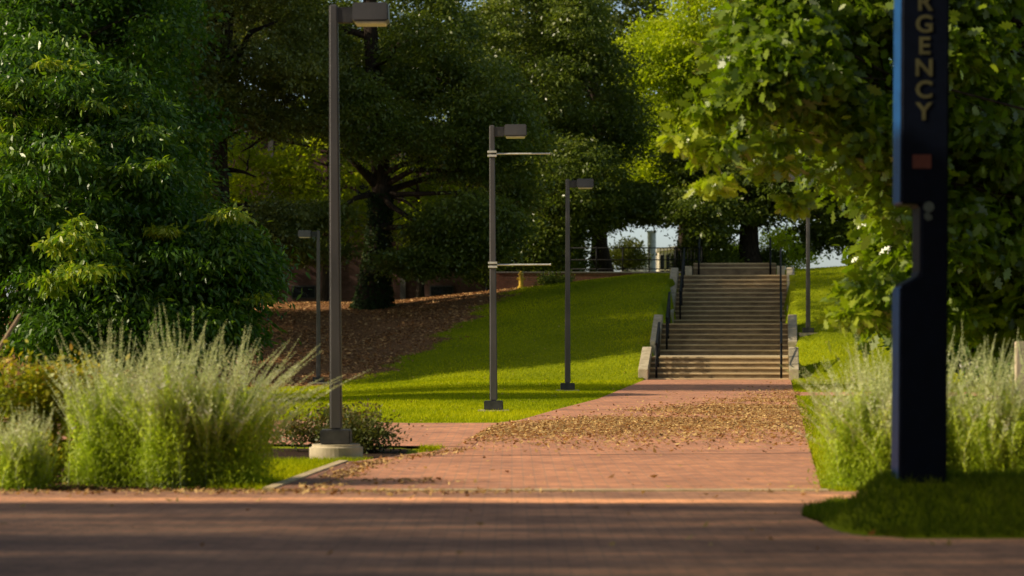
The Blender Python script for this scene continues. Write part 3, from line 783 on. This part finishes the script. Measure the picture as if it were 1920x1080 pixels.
# trees just left of the picture, shading the slope
c = copy_tree(a2, None, 'leafy tree just left of the picture beside the mulched slope', (-20.5, 86.5, tz(-20.5, 86.5) - .1), 4.0); c.scale = (1.1, 1.1, 1.3); c.name = 'shade_tree'
OT = [(-17.5, 58.5, 21)]
for i, (x, y, H) in enumerate(OT):
    c = copy_tree(proto, None, 'tall shade tree left of the picture beyond the drooping tree', (x, y, tz(x, y) - .1), i * .9 + 2)
    c.scale = (.8, .8, H / 20); c['group'] = 'shade trees left of the picture'; c.name = 'shade_tree'
BT = [(7.4, 8, 16), (8.6, 15.5, 15), (-1.5, -9, 17), (3.5, -3, 18)]  # unseen trees added to cut sky light on the mound and tower
for i, (x, y, H) in enumerate(BT):
    c = copy_tree(proto, None, 'unseen tree added behind the viewer to darken the mound and call tower', (x, y, tz(x, y) - .1), i * 1.7 + 1)
    c.scale = (.9, .9, H / 20); c['group'] = 'unseen trees added to darken the foreground'; c.name = 'sky_block_tree'
# right side fill
RF = [(10.9, 62, 7.5), (13.5, 70, 10), (9.6, 47, 4.5)]
p2 = None
for i, (x, y, H) in enumerate(RF):
    z = tz(x, y)
    if p2 is None:
        p2 = make_tree('understorey_tree', 'dark bushy tree standing on the right lawn behind the near oak', (x, y), (.2, H * .8),
            [((x, y, z + H * .6), (2.6, 2.4, H * .40), 230), ((x, y, z + H * .25), (2.3, 2, H * .2), 110)], None, M['leaf_lance'], per=60, cr=.6, size=.2, droop=.4, seed=47, nlimb=12, shape=LEAF_OVAL, group='bushy trees behind the near oak')
    else:
        c = copy_tree(p2, None, None, (x, y, z - .1), i * 2.1); c.scale = (H / 7.5,) * 3

# ------------------------------------------------------------------ shrubs
def make_shrub(name, label, base, lobes, mat, per=40, cr=.25, size=.06, seed=1, shape=LEAF_OVAL, gap=-.4, nst=26, cat='shrub', droop=.1, stem_r=.008):
    rng = np.random.RandomState(seed)
    x, y = base; z = tz(x, y) - .03
    T = thing(name, label, cat, (x, y, z)); B = np.array([x, y, z])
    Cs, As, Ns, Ss, Ts, ap = [], [], [], [], [], []
    for li, lb in enumerate(lobes):
        pts = clump_points(lb, lb[2], rng, gap, seed + li, .3); ap.append(pts)
        C, A, Nn, S, ci = foliage(pts, lb[0], per, cr, size, shape, droop, rng, .7)
        A[:, 2] += .4
        Cs.append(C); As.append(A); Ns.append(Nn); Ss.append(S)
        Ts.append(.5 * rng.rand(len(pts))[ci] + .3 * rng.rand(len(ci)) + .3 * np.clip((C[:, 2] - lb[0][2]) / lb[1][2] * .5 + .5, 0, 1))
    C = np.concatenate(Cs); k = C[:, 2] > z + .02
    V = leaves(C[k] - B, np.concatenate(As)[k], np.concatenate(Ns)[k], np.concatenate(Ss)[k], shape)
    link('foliage', np_mesh('foliage', V, len(shape), np.clip(np.concatenate(Ts)[k], 0, 1)), mat, T)
    mb = MB(); ap = np.concatenate(ap)
    for i in rng.choice(len(ap), min(nst, len(ap)), replace=False):
        e = Vector(ap[i]); s = Vector((x + rng.randn() * .1, y + rng.randn() * .1, z))
        m = s.lerp(e, .5) + Vector((0, 0, .05)); mb.tube([s, m, e], [stem_r, stem_r * .7, stem_r * .25], 5)
    mb.build('stems', M['bark'], T, origin=B)
    return T
make_shrub('bronze_shrub', 'low rounded bronze-green shrub directly behind the tallest lamp footing', (-1.55, 28.7), [((-1.52, 28.7, .25), (.30, .36, .22), 55), ((-1.95, 28.9, .24), (.34, .4, .2), 50), ((-2.3, 29, .2), (.26, .35, .16), 30)], M['leaf_bronze'], per=42, cr=.16, size=.045, seed=61)
make_shrub('gold_shrub', 'yellow and orange tinged shrub left of the tall sage', (-4.35, 23.4), [((-4.5, 23.5, .74), (.55, .5, .36), 80), ((-3.95, 23.6, .68), (.45, .45, .34), 70), ((-4.2, 23.4, .25), (.7, .5, .25), 60)], M['leaf_gold'], per=44, cr=.18, size=.06, seed=63)
make_shrub('round_shrub', 'dark rounded shrub under the spreading oak at the stair head', (7.9, 104), [lobe(1335, 475, 104, 1.0, .9, .75, 90)], M['leaf_dark'], per=60, cr=.4, size=.13, seed=65)
make_shrub('thicket_shrub', 'dark leafy shrub behind the top left handrail of the staircase', (P(1305, 0, 106).x, 106), [lobe(1300, 480, 106, .55, .6, .6, 60), lobe(1440, 488, 106, .5, .5, .4, 30)], M['leaf_dark'], per=60, cr=.35, size=.13, seed=71)
make_shrub('hilltop_shrub', 'small dark shrub at the edge of the hilltop path behind the lawn lamp', (1.65, 97), [lobe(1040, 545, 97, .75, .6, .55, 60)], M['leaf_dark'], per=60, cr=.3, size=.12, seed=66)
make_shrub('yellow_shrub', 'yellowish shrub behind the railing left of the white column', (5.1, 122), [lobe(1176, 478, 122, .8, .7, .62, 60)], M['leaf_olive'], per=60, cr=.4, size=.14, seed=67)
make_shrub('distant_shrub', 'pale leafy shrub beyond the stair head right of the oak trunk', (13.2, 130), [lobe(1470, 470, 130, 1.4, 1.2, 1.0, 80)], M['leaf_sun'], per=60, cr=.5, size=.16, seed=68)
make_shrub('distant_shrub', 'pale leafy shrub beyond the stair head left of the oak trunk', (10.4, 135), [lobe(1385, 480, 135, .9, 1.0, .5, 50)], M['leaf_sun'], per=60, cr=.5, size=.16, seed=69)
for k, (hx, hy, hr) in enumerate([(925, 500, 1.1), (985, 490, 1.3), (1045, 492, 1.0)]):
    make_shrub('hedge_shrub', ('dark rounded shrub behind the low brick wall, at the left end by the brick building', 'dark wide shrub behind the low brick wall between the two lawn lamps', 'dark shrub behind the low brick wall just left of the third lamp pole')[k],
        (P(hx, 0, 104).x, 104), [lobe(hx, hy, 104, hr, .9, .75, 100)], M['leaf_dark'], per=70, cr=.4, size=.13, seed=90 + k)
make_shrub('dark_hedge_shrub', 'dark shrub behind the low brick wall beside the flared trunk', (2.6, 108), [lobe(1085, 480, 108, 1.0, .8, .6, 70)], M['leaf_dark'], per=60, cr=.4, size=.13, seed=70)

# ------------------------------------------------------------------ russian sage
def make_sage(label, x, y, H, nst, spread, seed, leanx=0.0, top=.34, fan=1.0):
    rng = np.random.RandomState(seed); z = tz(x, y) - .02
    T = thing('sage_plant', label, 'sage plant', (x, y, z), 0, 'silvery sage plants in the beds')
    mb = MB(); LC, LA, LN, LS, LT = [], [], [], [], []; FC, FA, FN, FS, FT = [], [], [], [], []
    for i in range(nst):
        az = rng.rand() * 6.283; ln = spread * rng.rand() ** .7 * fan
        h = H * (.55 + .45 * rng.rand() ** 1.3) * (1 - .22 * ln)
        bx, by = rng.normal(size=2) * .10
        dx, dy = math.cos(az) * ln + leanx, math.sin(az) * ln
        cv = .35 + .4 * rng.rand(); wob = rng.normal(size=2) * .03
        def pt(q):
            k = (1 - cv) * q + cv * q * q
            return np.array([bx + dx * h * k + wob[0] * math.sin(q * 5), by + dy * h * k + wob[1] * math.sin(q * 4 + 1), h * q * (1 - .18 * ln * q)])
        qs = np.linspace(0, 1, 8); pts = [pt(q) for q in qs]
        mb.tube([Vector(p) for p in pts], [.0042 * (1 - .75 * q) for q in qs], 4, cap=False)
        # leaves in pairs along the stem
        q0 = .08
        while q0 < .99:
            p = pt(q0); t = unit(pt(min(q0 + .02, 1)) - p + 1e-6)
            upper = q0 > 1 - top
            a0 = rng.rand() * 6.28
            for k in range(2 if not upper else 3):
                aa = a0 + k * (math.pi if not upper else 2.1)
                o = np.array([math.cos(aa), math.sin(aa), .75 + .3 * rng.rand()])
                if not upper:
                    LC.append(p); LA.append(o); LN.append(np.array([0, 0, 1]) + rng.normal(size=3) * .4); LS.append(.055 * (1.25 - .6 * q0) * (.6 + .8 * rng.rand())); LT.append(.45 + .4 * q0 + .25 * rng.rand())
                else:
                    m = (1 - q0) / top
                    FC.append(p); FA.append(o); FN.append(rng.normal(size=3)); FS.append((.012 + .055 * m * rng.rand()) ); FT.append(rng.rand() * .6 + .3 * m)
            q0 += (.016 if not upper else .026) * 1.0 / max(h, .5) * (.8 + .4 * rng.rand())
    # bushy lower foliage, in uneven upright tufts
    n = int(nst * 95)
    nt_ = max(10, nst // 4); ta = rng.rand(nt_) * 6.283; tr = rng.rand(nt_) ** .6 * (spread * .5 + .14) * H; th = H * (.18 + .42 * rng.rand(nt_)) * (1 - .3 * tr / ((spread * .5 + .14) * H))
    ti = rng.randint(0, nt_, n); zz = rng.rand(n) ** .85 * th[ti]
    wv = .10 * (1.2 - zz / th[ti])
    C = np.stack([np.cos(ta[ti]) * tr[ti] * (.6 + .6 * zz / H) + leanx * zz * .6 + rng.normal(size=n) * wv, np.sin(ta[ti]) * tr[ti] * (.6 + .6 * zz / H) + rng.normal(size=n) * wv, zz], 1)
    az = rng.rand(n) * 6.283
    A = np.stack([np.cos(az), np.sin(az), 1.3 + 0 * az], 1) + rng.normal(size=(n, 3)) * .5
    Nn = np.array([0, 0, .6]) + rng.normal(size=(n, 3)) * .7
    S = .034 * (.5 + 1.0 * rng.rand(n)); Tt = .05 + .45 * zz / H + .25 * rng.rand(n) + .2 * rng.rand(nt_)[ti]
    C = np.concatenate([C, np.array(LC)]); A = np.concatenate([A, np.array(LA)]); Nn = np.concatenate([Nn, np.array(LN)]); S = np.concatenate([S, LS]); Tt = np.concatenate([Tt, LT])
    link('foliage', np_mesh('foliage', leaves(C, A, Nn, S, LEAF_DIAMOND, .5), 4, np.clip(Tt, 0, 1)), M['sage'], T)
    link('flower_spikes', np_mesh('flower_spikes', leaves(np.array(FC), np.array(FA), np.array(FN), np.array(FS), LEAF_DIAMOND, .55), 4, np.clip(FT, 0, 1)), M['sage_top'], T)
    mb.build('stems', M['sage_stem'], T)
    return T
SAGES = [('tall silvery sage at the right end of the left bed, stems fanning outward', -2.48, 22.5, 1.55, 210, .52, 71, .10, .34, 1.75),
         ('tall silvery sage in the middle of the left bed', -2.85, 22.4, 1.66, 190, .40, 72, 0, .34, 1.5),
         ('tall silvery sage in front of the yellow tinged shrub', -3.4, 22.7, 1.52, 160, .38, 73, 0, .34, 1.4),
         ('low pale sage at the left end of the left bed', -4.05, 22.0, .80, 110, .42, 74, 0),
         ('low pale sage half out of the picture in the left bed', -4.5, 22.2, .82, 90, .4, 75, 0),
         ('silvery sage spilling over the walk edge left of the call tower', 3.0, 22.2, 1.4, 240, .52, 76, -.05, .34, 1.4),
         ('silvery sage directly behind the call tower', 3.5, 22.5, 1.45, 150, .42, 77, 0),
         ('silvery sage right of the call tower', 4.0, 22.1, 1.4, 160, .38, 78, 0),
         ('silvery sage at the right edge of the picture', 4.5, 22.4, 1.4, 160, .38, 79, 0)]
for a in SAGES: make_sage(*a)

# ------------------------------------------------------------------ stakes and posts
mb = MB(); a, b = P(-25, 690, 24), P(38, 590, 24); a.z = max(a.z, .0)
mb.tube([P(-62, 760, 24), a, b], [.02, .02, .016], 8); o = mb.build('wooden_stake', M['wood'], None)
tag(o, 'thin leaning wooden stake at the left edge behind the golden shrub', 'stake')
bm = bmesh.new(); p = P(1913, 700, 24.5); vs = box(bm, p.x - .045, p.x + .045, 24.45, 24.55, -.1, P(0, 640, 24.5).z, .008)
tag(bm_obj('wooden_post', bm, M['white_wood']), 'pale wooden post at the right edge among the sage', 'post')

# ------------------------------------------------------------------ hilltop objects
def wall_box(name, label, cat, x0, x1, y0, y1, z0, z1, mat):
    bm = bmesh.new(); box(bm, x0, x1, y0, y1, z0, z1, .01); o = bm_obj(name, bm, mat); return tag(o, label, cat)
W = thing('brick_wall', 'low dark brick retaining wall along the hilltop left of the stair head', 'wall', (4.6, 101, 0))
bm = bmesh.new(); box(bm, -5.2, 2.65, 0, .3, 2.2, 3.52); bm_obj('wall_body', bm, M['low_brick'], W)
bm = bmesh.new(); box(bm, -5.24, 2.69, -.04, .34, 3.522, 3.58, .01); bm_obj('coping', bm, M['cover'], W)
R = thing('railing', 'thin black metal railing standing on the low brick wall', 'railing', (4.6, 101.15, 3.58))
mb = MB()
for z in (.9, .45, .1): mb.tube([(-2.4, 0, z), (2.6, 0, z)], [.02, .02], 8)
mb.build('rail', M['black_metal'], R)
mb = MB()
for x in np.arange(.9, 2.6, .13): mb.tube([(x, 0, .1), (x, 0, .9)], [.014, .014], 6)
mb.build('infill_bars', M['black_metal'], R)
for x in np.linspace(-2.4, 2.6, 6):
    mb = MB(); mb.tube([(x, 0, 0), (x, 0, .95)], [.025, .025], 8); mb.build('post', M['black_metal'], R)

# brick building behind the trees
BL = thing('brick_building', 'dusky red brick building with dark window bays behind the oaks', 'building', (-10.5, 110, 0))
bm = bmesh.new(); box(bm, -9, 9.4, 0, 8, 0, 9.5); bm_obj('wall', bm, M['wall_brick'], BL)
bm = bmesh.new(); box(bm, -9.2, 9.6, -.2, 8.2, 9.502, 9.9, .02); bm_obj('roof', bm, M['cover'], BL)
for x in (.55, 3.1, 6.0): 
    bm = bmesh.new(); box(bm, x - .11, x + .11, -.1, .0 - .002, 0, 9.4); bm_obj('pilaster', bm, M['cover'], BL)
for fl in range(2):
    for x in (-7, -4.5, -1.8, 1.9, 4.6, 7.6):
        z0 = 2.66 + fl * 3.6; z1 = z0 + (.55 if fl == 0 else 1.7)
        bm = bmesh.new(); box(bm, x - .5, x + .5, -.06, -.003, z0, z1, .01); w = bm_obj('window', bm, M['bronze_base'], BL)
        bm = bmesh.new(); box(bm, x - .44, x + .44, -.075, -.062, z0 + .06, z1 - .06); bm_obj('pane', bm, M['glass'], w)
# pale building past the stair head
PB = thing('pale_building', 'pale sunlit building with dark vertical window bays beyond the railing', 'building', (9.3, 150, 0))
bm = bmesh.new(); box(bm, -1.05, .9, 0, 6, 3, 6.1); vs = bm.verts[:]
for v in vs:
    if v.co.z > 6 and v.co.x < 0: v.co.z -= .3
bm_obj('wall', bm, M['stucco'], PB)
bm = bmesh.new(); vs = box(bm, -1.12, 1.0, -.15, 6.1, 6.102, 6.28)
for v in vs:
    if v.co.x < 0: v.co.z -= .3
bm_obj('roof', bm, M['stucco'], PB)
for x in (-.85, -.53, -.21, .11, .43, .72):
    bm = bmesh.new(); box(bm, x - .1, x + .1, -.06, -.003, 4.0, 5.62); w = bm_obj('window', bm, M['glass'], PB)
    bm = bmesh.new(); box(bm, x - .1, x + .1, -.085, -.062, 4.75, 4.83); bm_obj('crossbar', bm, M['stucco'], w)
CO = thing('white_column', 'bright white column standing left of the pale building', 'column', (P(1222, 0, 140).x, 140, 3.5))
bm = bmesh.new(); cyl(bm, (0, 0, 0), .24, .22, 3.0, 28); bm_obj('shaft', bm, M['white'], CO, smooth=False)
bm = bmesh.new(); box(bm, -.25, .25, -.25, .25, 3.002, 3.1, .02); bm_obj('capital', bm, M['white'], CO)
LW = thing('white_wall', 'low white wall left of the white column', 'wall', (P(1193, 0, 142).x, 142, 3.5))
bm = bmesh.new(); box(bm, -.8, .8, 0, .3, 0, 1.75, .02); bm_obj('wall_body', bm, M['white'], LW)
bm = bmesh.new(); box(bm, -.84, .84, -.04, .34, 1.752, 1.84, .01); bm_obj('coping', bm, M['concrete'], LW)

# hydrant
HX, HY = P(977, 0, 97).x, 97.0
H = thing('fire_hydrant', 'small yellow fire hydrant on the hilltop between the lamps', 'hydrant', (HX, HY, tz(HX, HY)))
bm = bmesh.new(); cyl(bm, (0, 0, 0), .13, .13, .06, 20); cyl(bm, (0, 0, .06), .085, .08, .42, 20); bm_obj('barrel', bm, M['yellow'], H)
bm = bmesh.new(); cyl(bm, (0, 0, .482), .11, .10, .05, 20); cyl(bm, (0, 0, .532), .09, .03, .09, 20); bm_obj('bonnet', bm, M['yellow'], H)
bm = bmesh.new(); cyl(bm, (-.15, 0, .34), .045, .045, .3, 14, 'X'); bm_obj('nozzle', bm, M['yellow'], H)

# building out of view at the left, whose shadow lies over the plaza
NB = thing('brick_hall', 'tall brick hall outside the picture whose shadow covers the near plaza', 'building', (-20, 5, 0))
bm = bmesh.new(); box(bm, -8, 8, -18, 11.6, -.2, 11); bm_obj('wall', bm, M['wall_brick'], NB)
bm = bmesh.new(); box(bm, -8.2, 8.2, -18.2, 11.8, 11.002, 11.4, .02); bm_obj('roof', bm, M['cover'], NB)
for fl in range(3):
    for y in (-14, -9, -4, 1, 6):
        bm = bmesh.new(); box(bm, 8.003, 8.06, y - .7, y + .7, 1 + fl * 3.4, 3 + fl * 3.4, .01); w = bm_obj('window', bm, M['white'], NB)
        bm = bmesh.new(); box(bm, 8.062, 8.075, y - .62, y + .62, 1.08 + fl * 3.4, 2.92 + fl * 3.4); bm_obj('pane', bm, M['glass'], w)

# ------------------------------------------------------------------ grass and litter
rng = np.random.RandomState(99)
def grass_patch(name, n, region, hgt, wid, seed, mat=None):
    rng = np.random.RandomState(seed)
    x0, x1, y0, y1 = region
    x = x0 + (x1 - x0) * rng.rand(n); u = rng.rand(n); y = y0 + (y1 - y0) * u
    k = (np.abs((x) / y) < .22)
    pv = paved(x, y) & (terrain(x, y) < .03)
    ek = np.interp(y, [p[1] for p in EDGE], [p[0] for p in EDGE])
    k &= ~((y > 21.4) & (y < 26.3) & (x > ek - .13) & (x < 0))
    k &= ~pv & (bed(x, y) < .5) & (rng.rand(n) > mulch(x, y) * 1.6 - .25)
    u_, v_ = to_uv(x, y); k &= ~((np.abs(u_) < 2.15) & (v_ > -.3) & (v_ < 27))
    x, y = x[k], y[k]; z = terrain(x, y)
    n = len(x)
    patch = noise3(np.stack([x, y, 0 * x], 1), .9, seed)
    h = hgt * (.6 + .8 * rng.rand(n)) * (1 + .15 * patch)
    A = np.stack([rng.normal(size=n) * .45, rng.normal(size=n) * .45, np.ones(n)], 1)
    ang = rng.rand(n) * 6.283
    Nn = np.stack([np.cos(ang), np.sin(ang), 0 * ang], 1)
    C = np.stack([x, y, z - .008], 1)
    A = unit(A); Nn = unit(Nn - A * (Nn * A).sum(1, keepdims=True)); Bb = np.cross(Nn, A)
    w = wid * (.7 + .6 * rng.rand(n))
    V = np.stack([C + Bb * w[:, None] * .5, C + A * h[:, None], C - Bb * w[:, None] * .5], 1)
    me = np_mesh(name, V.reshape(-1, 3), 3, np.clip(.45 + .26 * patch + .25 * rng.randn(n), 0, 1))
    return tag(link(name, me, mat or M['grass']), 'short mown grass of the lawns', 'grass', kind='stuff')
grass_patch('lawn_grass', 230000, (-9, 7, 35, 62), .05, .013, 101)
grass_patch('lawn_grass', 190000, (-9, 14, 62, 100), .06, .024, 102)
grass_patch('lawn_grass', 60000, (-3.2, -.6, 21.5, 29.6), .06, .010, 103)
grass_patch('lawn_grass', 60000, (2.3, 7, 20, 35), .06, .012, 104)
grass_patch('lawn_grass', 45000, (1.6, 6, 16.4, 20.4), .06, .011, 105, M['grass_shaded'])
grass_patch('lawn_grass', 40000, (3.5, 11, 35, 70), .06, .03, 106)

def litter(name, label, x, y, size, mat, seed, lift=.026, cat='leaves'):
    rng = np.random.RandomState(seed); n = len(x)
    z = np.maximum(terrain(x, y), np.where(paved(x, y), .026, -9)) + .004 + .012 * rng.rand(n)
    A = rng.normal(size=(n, 3)) * np.array([1, 1, .25]); Nn = rng.normal(size=(n, 3)) * .45 + np.array([0, 0, 1])
    C = np.stack([x, y, z], 1)
    sh = [(-.5, 0, .1), (0, .26, -.02), (.5, 0, .14), (0, -.26, -.02)]
    me = np_mesh(name, leaves(C, A, Nn, size * (.35 + 1.3 * rng.rand(n) ** 2), sh), 4, np.clip(rng.rand(n) * .9 + .1 * rng.randn(n), 0, 1))
    return tag(link(name, me, mat), label, cat, kind='stuff')
def scatter(n, fx, fy, dens, seed):
    rng = np.random.RandomState(seed)
    x = fx[0] + (fx[1] - fx[0]) * rng.rand(n); y = fy[0] + (fy[1] - fy[0]) * rng.rand(n)
    k = rng.rand(n) < dens(x, y); return x[k], y[k]
# main drift across the middle of the walk
def d_main(x, y):
    q = (x - xl(y)) / (xr(y) - xl(y))
    yc = 33.5 + 10.5 * q; wd = 2.0 + 7.0 * q
    g = np.exp(-((y - yc) / wd) ** 2)
    nz = .5 + .5 * noise3(np.stack([x * 1.0, y * .45, 0 * x], 1), 2.3, 5)
    g2 = np.exp(-((y - yc) / (1.9 * wd)) ** 2)
    return np.where((q > 0.02) & (q < 1.03), g * np.clip(nz * 2.2 - .45, .06, 1) + .07 * g2, 0)
litter('fallen_leaves', 'drift of dry brown leaves across the brick walk', *scatter(300000, (-1, 7), (28, 70), d_main, 201), .048, M['litter'], 202)
def d_edge(x, y):
    e = np.interp(y, [p[1] for p in EDGE], [p[0] for p in EDGE]) + .30
    nz = .5 + .5 * noise3(np.stack([x, y, 0 * x], 1), 4, 6)
    a = np.exp(-((x - e) / .16) ** 2) * np.clip(nz * 1.6, .1, 1)
    b = np.exp(-((y - 21.15) / .28) ** 2) * np.clip(.9 - (x + 1.5) / 3.2, .12, .8) * np.clip(nz * 1.8, 0, 1)
    c = np.exp(-((y - 22.6) / .25) ** 2 - ((x + .95) / .35) ** 2) * .6
    return np.clip(np.where(y > 21.5, a + c, 0) + b, 0, 1)
litter('fallen_leaves', 'dry tan leaves gathered along the kerb by the lamp', *scatter(42000, (-5, 2.6), (20.2, 29), d_edge, 203), .045, M['litter'], 204)
litter('fallen_leaves', 'single dry leaves scattered over the paving', *scatter(2600, (-4, 5), (15, 60), lambda x, y: np.where(paved(x, y), .5, 0), 205), .05, M['litter'], 206)
litter('fallen_leaves', 'stray dry leaves lying on the mown lawn', *scatter(5200, (-8, 9), (18, 92), lambda x, y: np.where(paved(x, y) | (bed(x, y) > .5), 0, .5), 215), .055, M['litter'], 216)
x, y = scatter(110000, (-13, 3), (71, 101), lambda x, y: mulch(x, y) * np.clip(.6 + .4 * noise3(np.stack([x, y, 0 * x], 1), 1.4, 9), .1, 1), 207)
litter('mulch_litter', 'dry brown leaf litter on the bare slope under the oaks', x, y, .10, M['chips'], 208)
x, y = scatter(9000, (-5.2, 5.2), (20.3, 25.5), lambda x, y: bed(x, y), 209)
litter('bed_litter', 'dark bark mulch in the planting beds', x, y, .04, M['chips'], 210)

# ------------------------------------------------------------------ light, sky, camera
EL, AZ = math.radians(31), math.atan2(-.985, -.17)          # direction to the sun, azimuth from +Y toward +X
sun_dir = Vector((math.sin(AZ) * math.cos(EL), math.cos(AZ) * math.cos(EL), math.sin(EL)))
sl = bpy.data.lights.new('sun', 'SUN'); sl.energy = 5.0; sl.angle = math.radians(.5); sl.color = (1, .86, .62)
so = bpy.data.objects.new('sun', sl); COL.objects.link(so); so.rotation_euler = sun_dir.to_track_quat('Z', 'Y').to_euler(); so.location = (-40, 0, 30)
w = bpy.data.worlds.new('World'); SC.world = w; w.use_nodes = True
nt = w.node_tree; bg = nt.nodes['Background']
sk = nt.nodes.new('ShaderNodeTexSky'); sk.sky_type = 'NISHITA'; sk.sun_disc = False; sk.sun_elevation = EL; sk.sun_rotation = AZ % (2 * math.pi)
sk.air_density = 1.0; sk.dust_density = 1.5
wm = nd(nt, 'ShaderNodeMix', data_type='RGBA', blend_type='MULTIPLY'); wm.inputs[0].default_value = 1; 
gc = nt.nodes.new('ShaderNodeTexCoord'); sx = nt.nodes.new('ShaderNodeSeparateXYZ'); nt.links.new(gc.outputs['Generated'], sx.inputs[0])
# pale blue haze low down, warm evening light higher up
wr = ramp(nt, [(.04, (1.45, 1.6, 1.95)), (.20, (1.05, .95, .78))]); nt.links.new(sx.outputs['Z'], wr.inputs[0]); nt.links.new(wr.outputs[0], wm.inputs[7])
nt.links.new(sk.outputs[0], wm.inputs[6]); nt.links.new(wm.outputs[2], bg.inputs[0]); bg.inputs[1].default_value = .115

cam = bpy.data.cameras.new('camera'); co = bpy.data.objects.new('camera', cam); COL.objects.link(co)
co.location = (0, 0, HC); co.rotation_euler = (math.pi / 2, 0, 0)
cam.sensor_width = 36; cam.lens = 36 * F / 1920; cam.shift_y = 82 / 1920
cam.clip_end = 4000; cam.clip_start = .5
cam.dof.use_dof = True; cam.dof.focus_distance = 44; cam.dof.aperture_fstop = 2.2; cam.dof.aperture_blades = 7
SC.camera = co
SC.view_settings.view_transform = 'Standard'; SC.view_settings.look = 'None'; SC.view_settings.exposure = 0
SC.render.engine = 'CYCLES'
SC.cycles.max_bounces = 6; SC.cycles.transparent_max_bounces = 4; SC.cycles.use_denoising = True
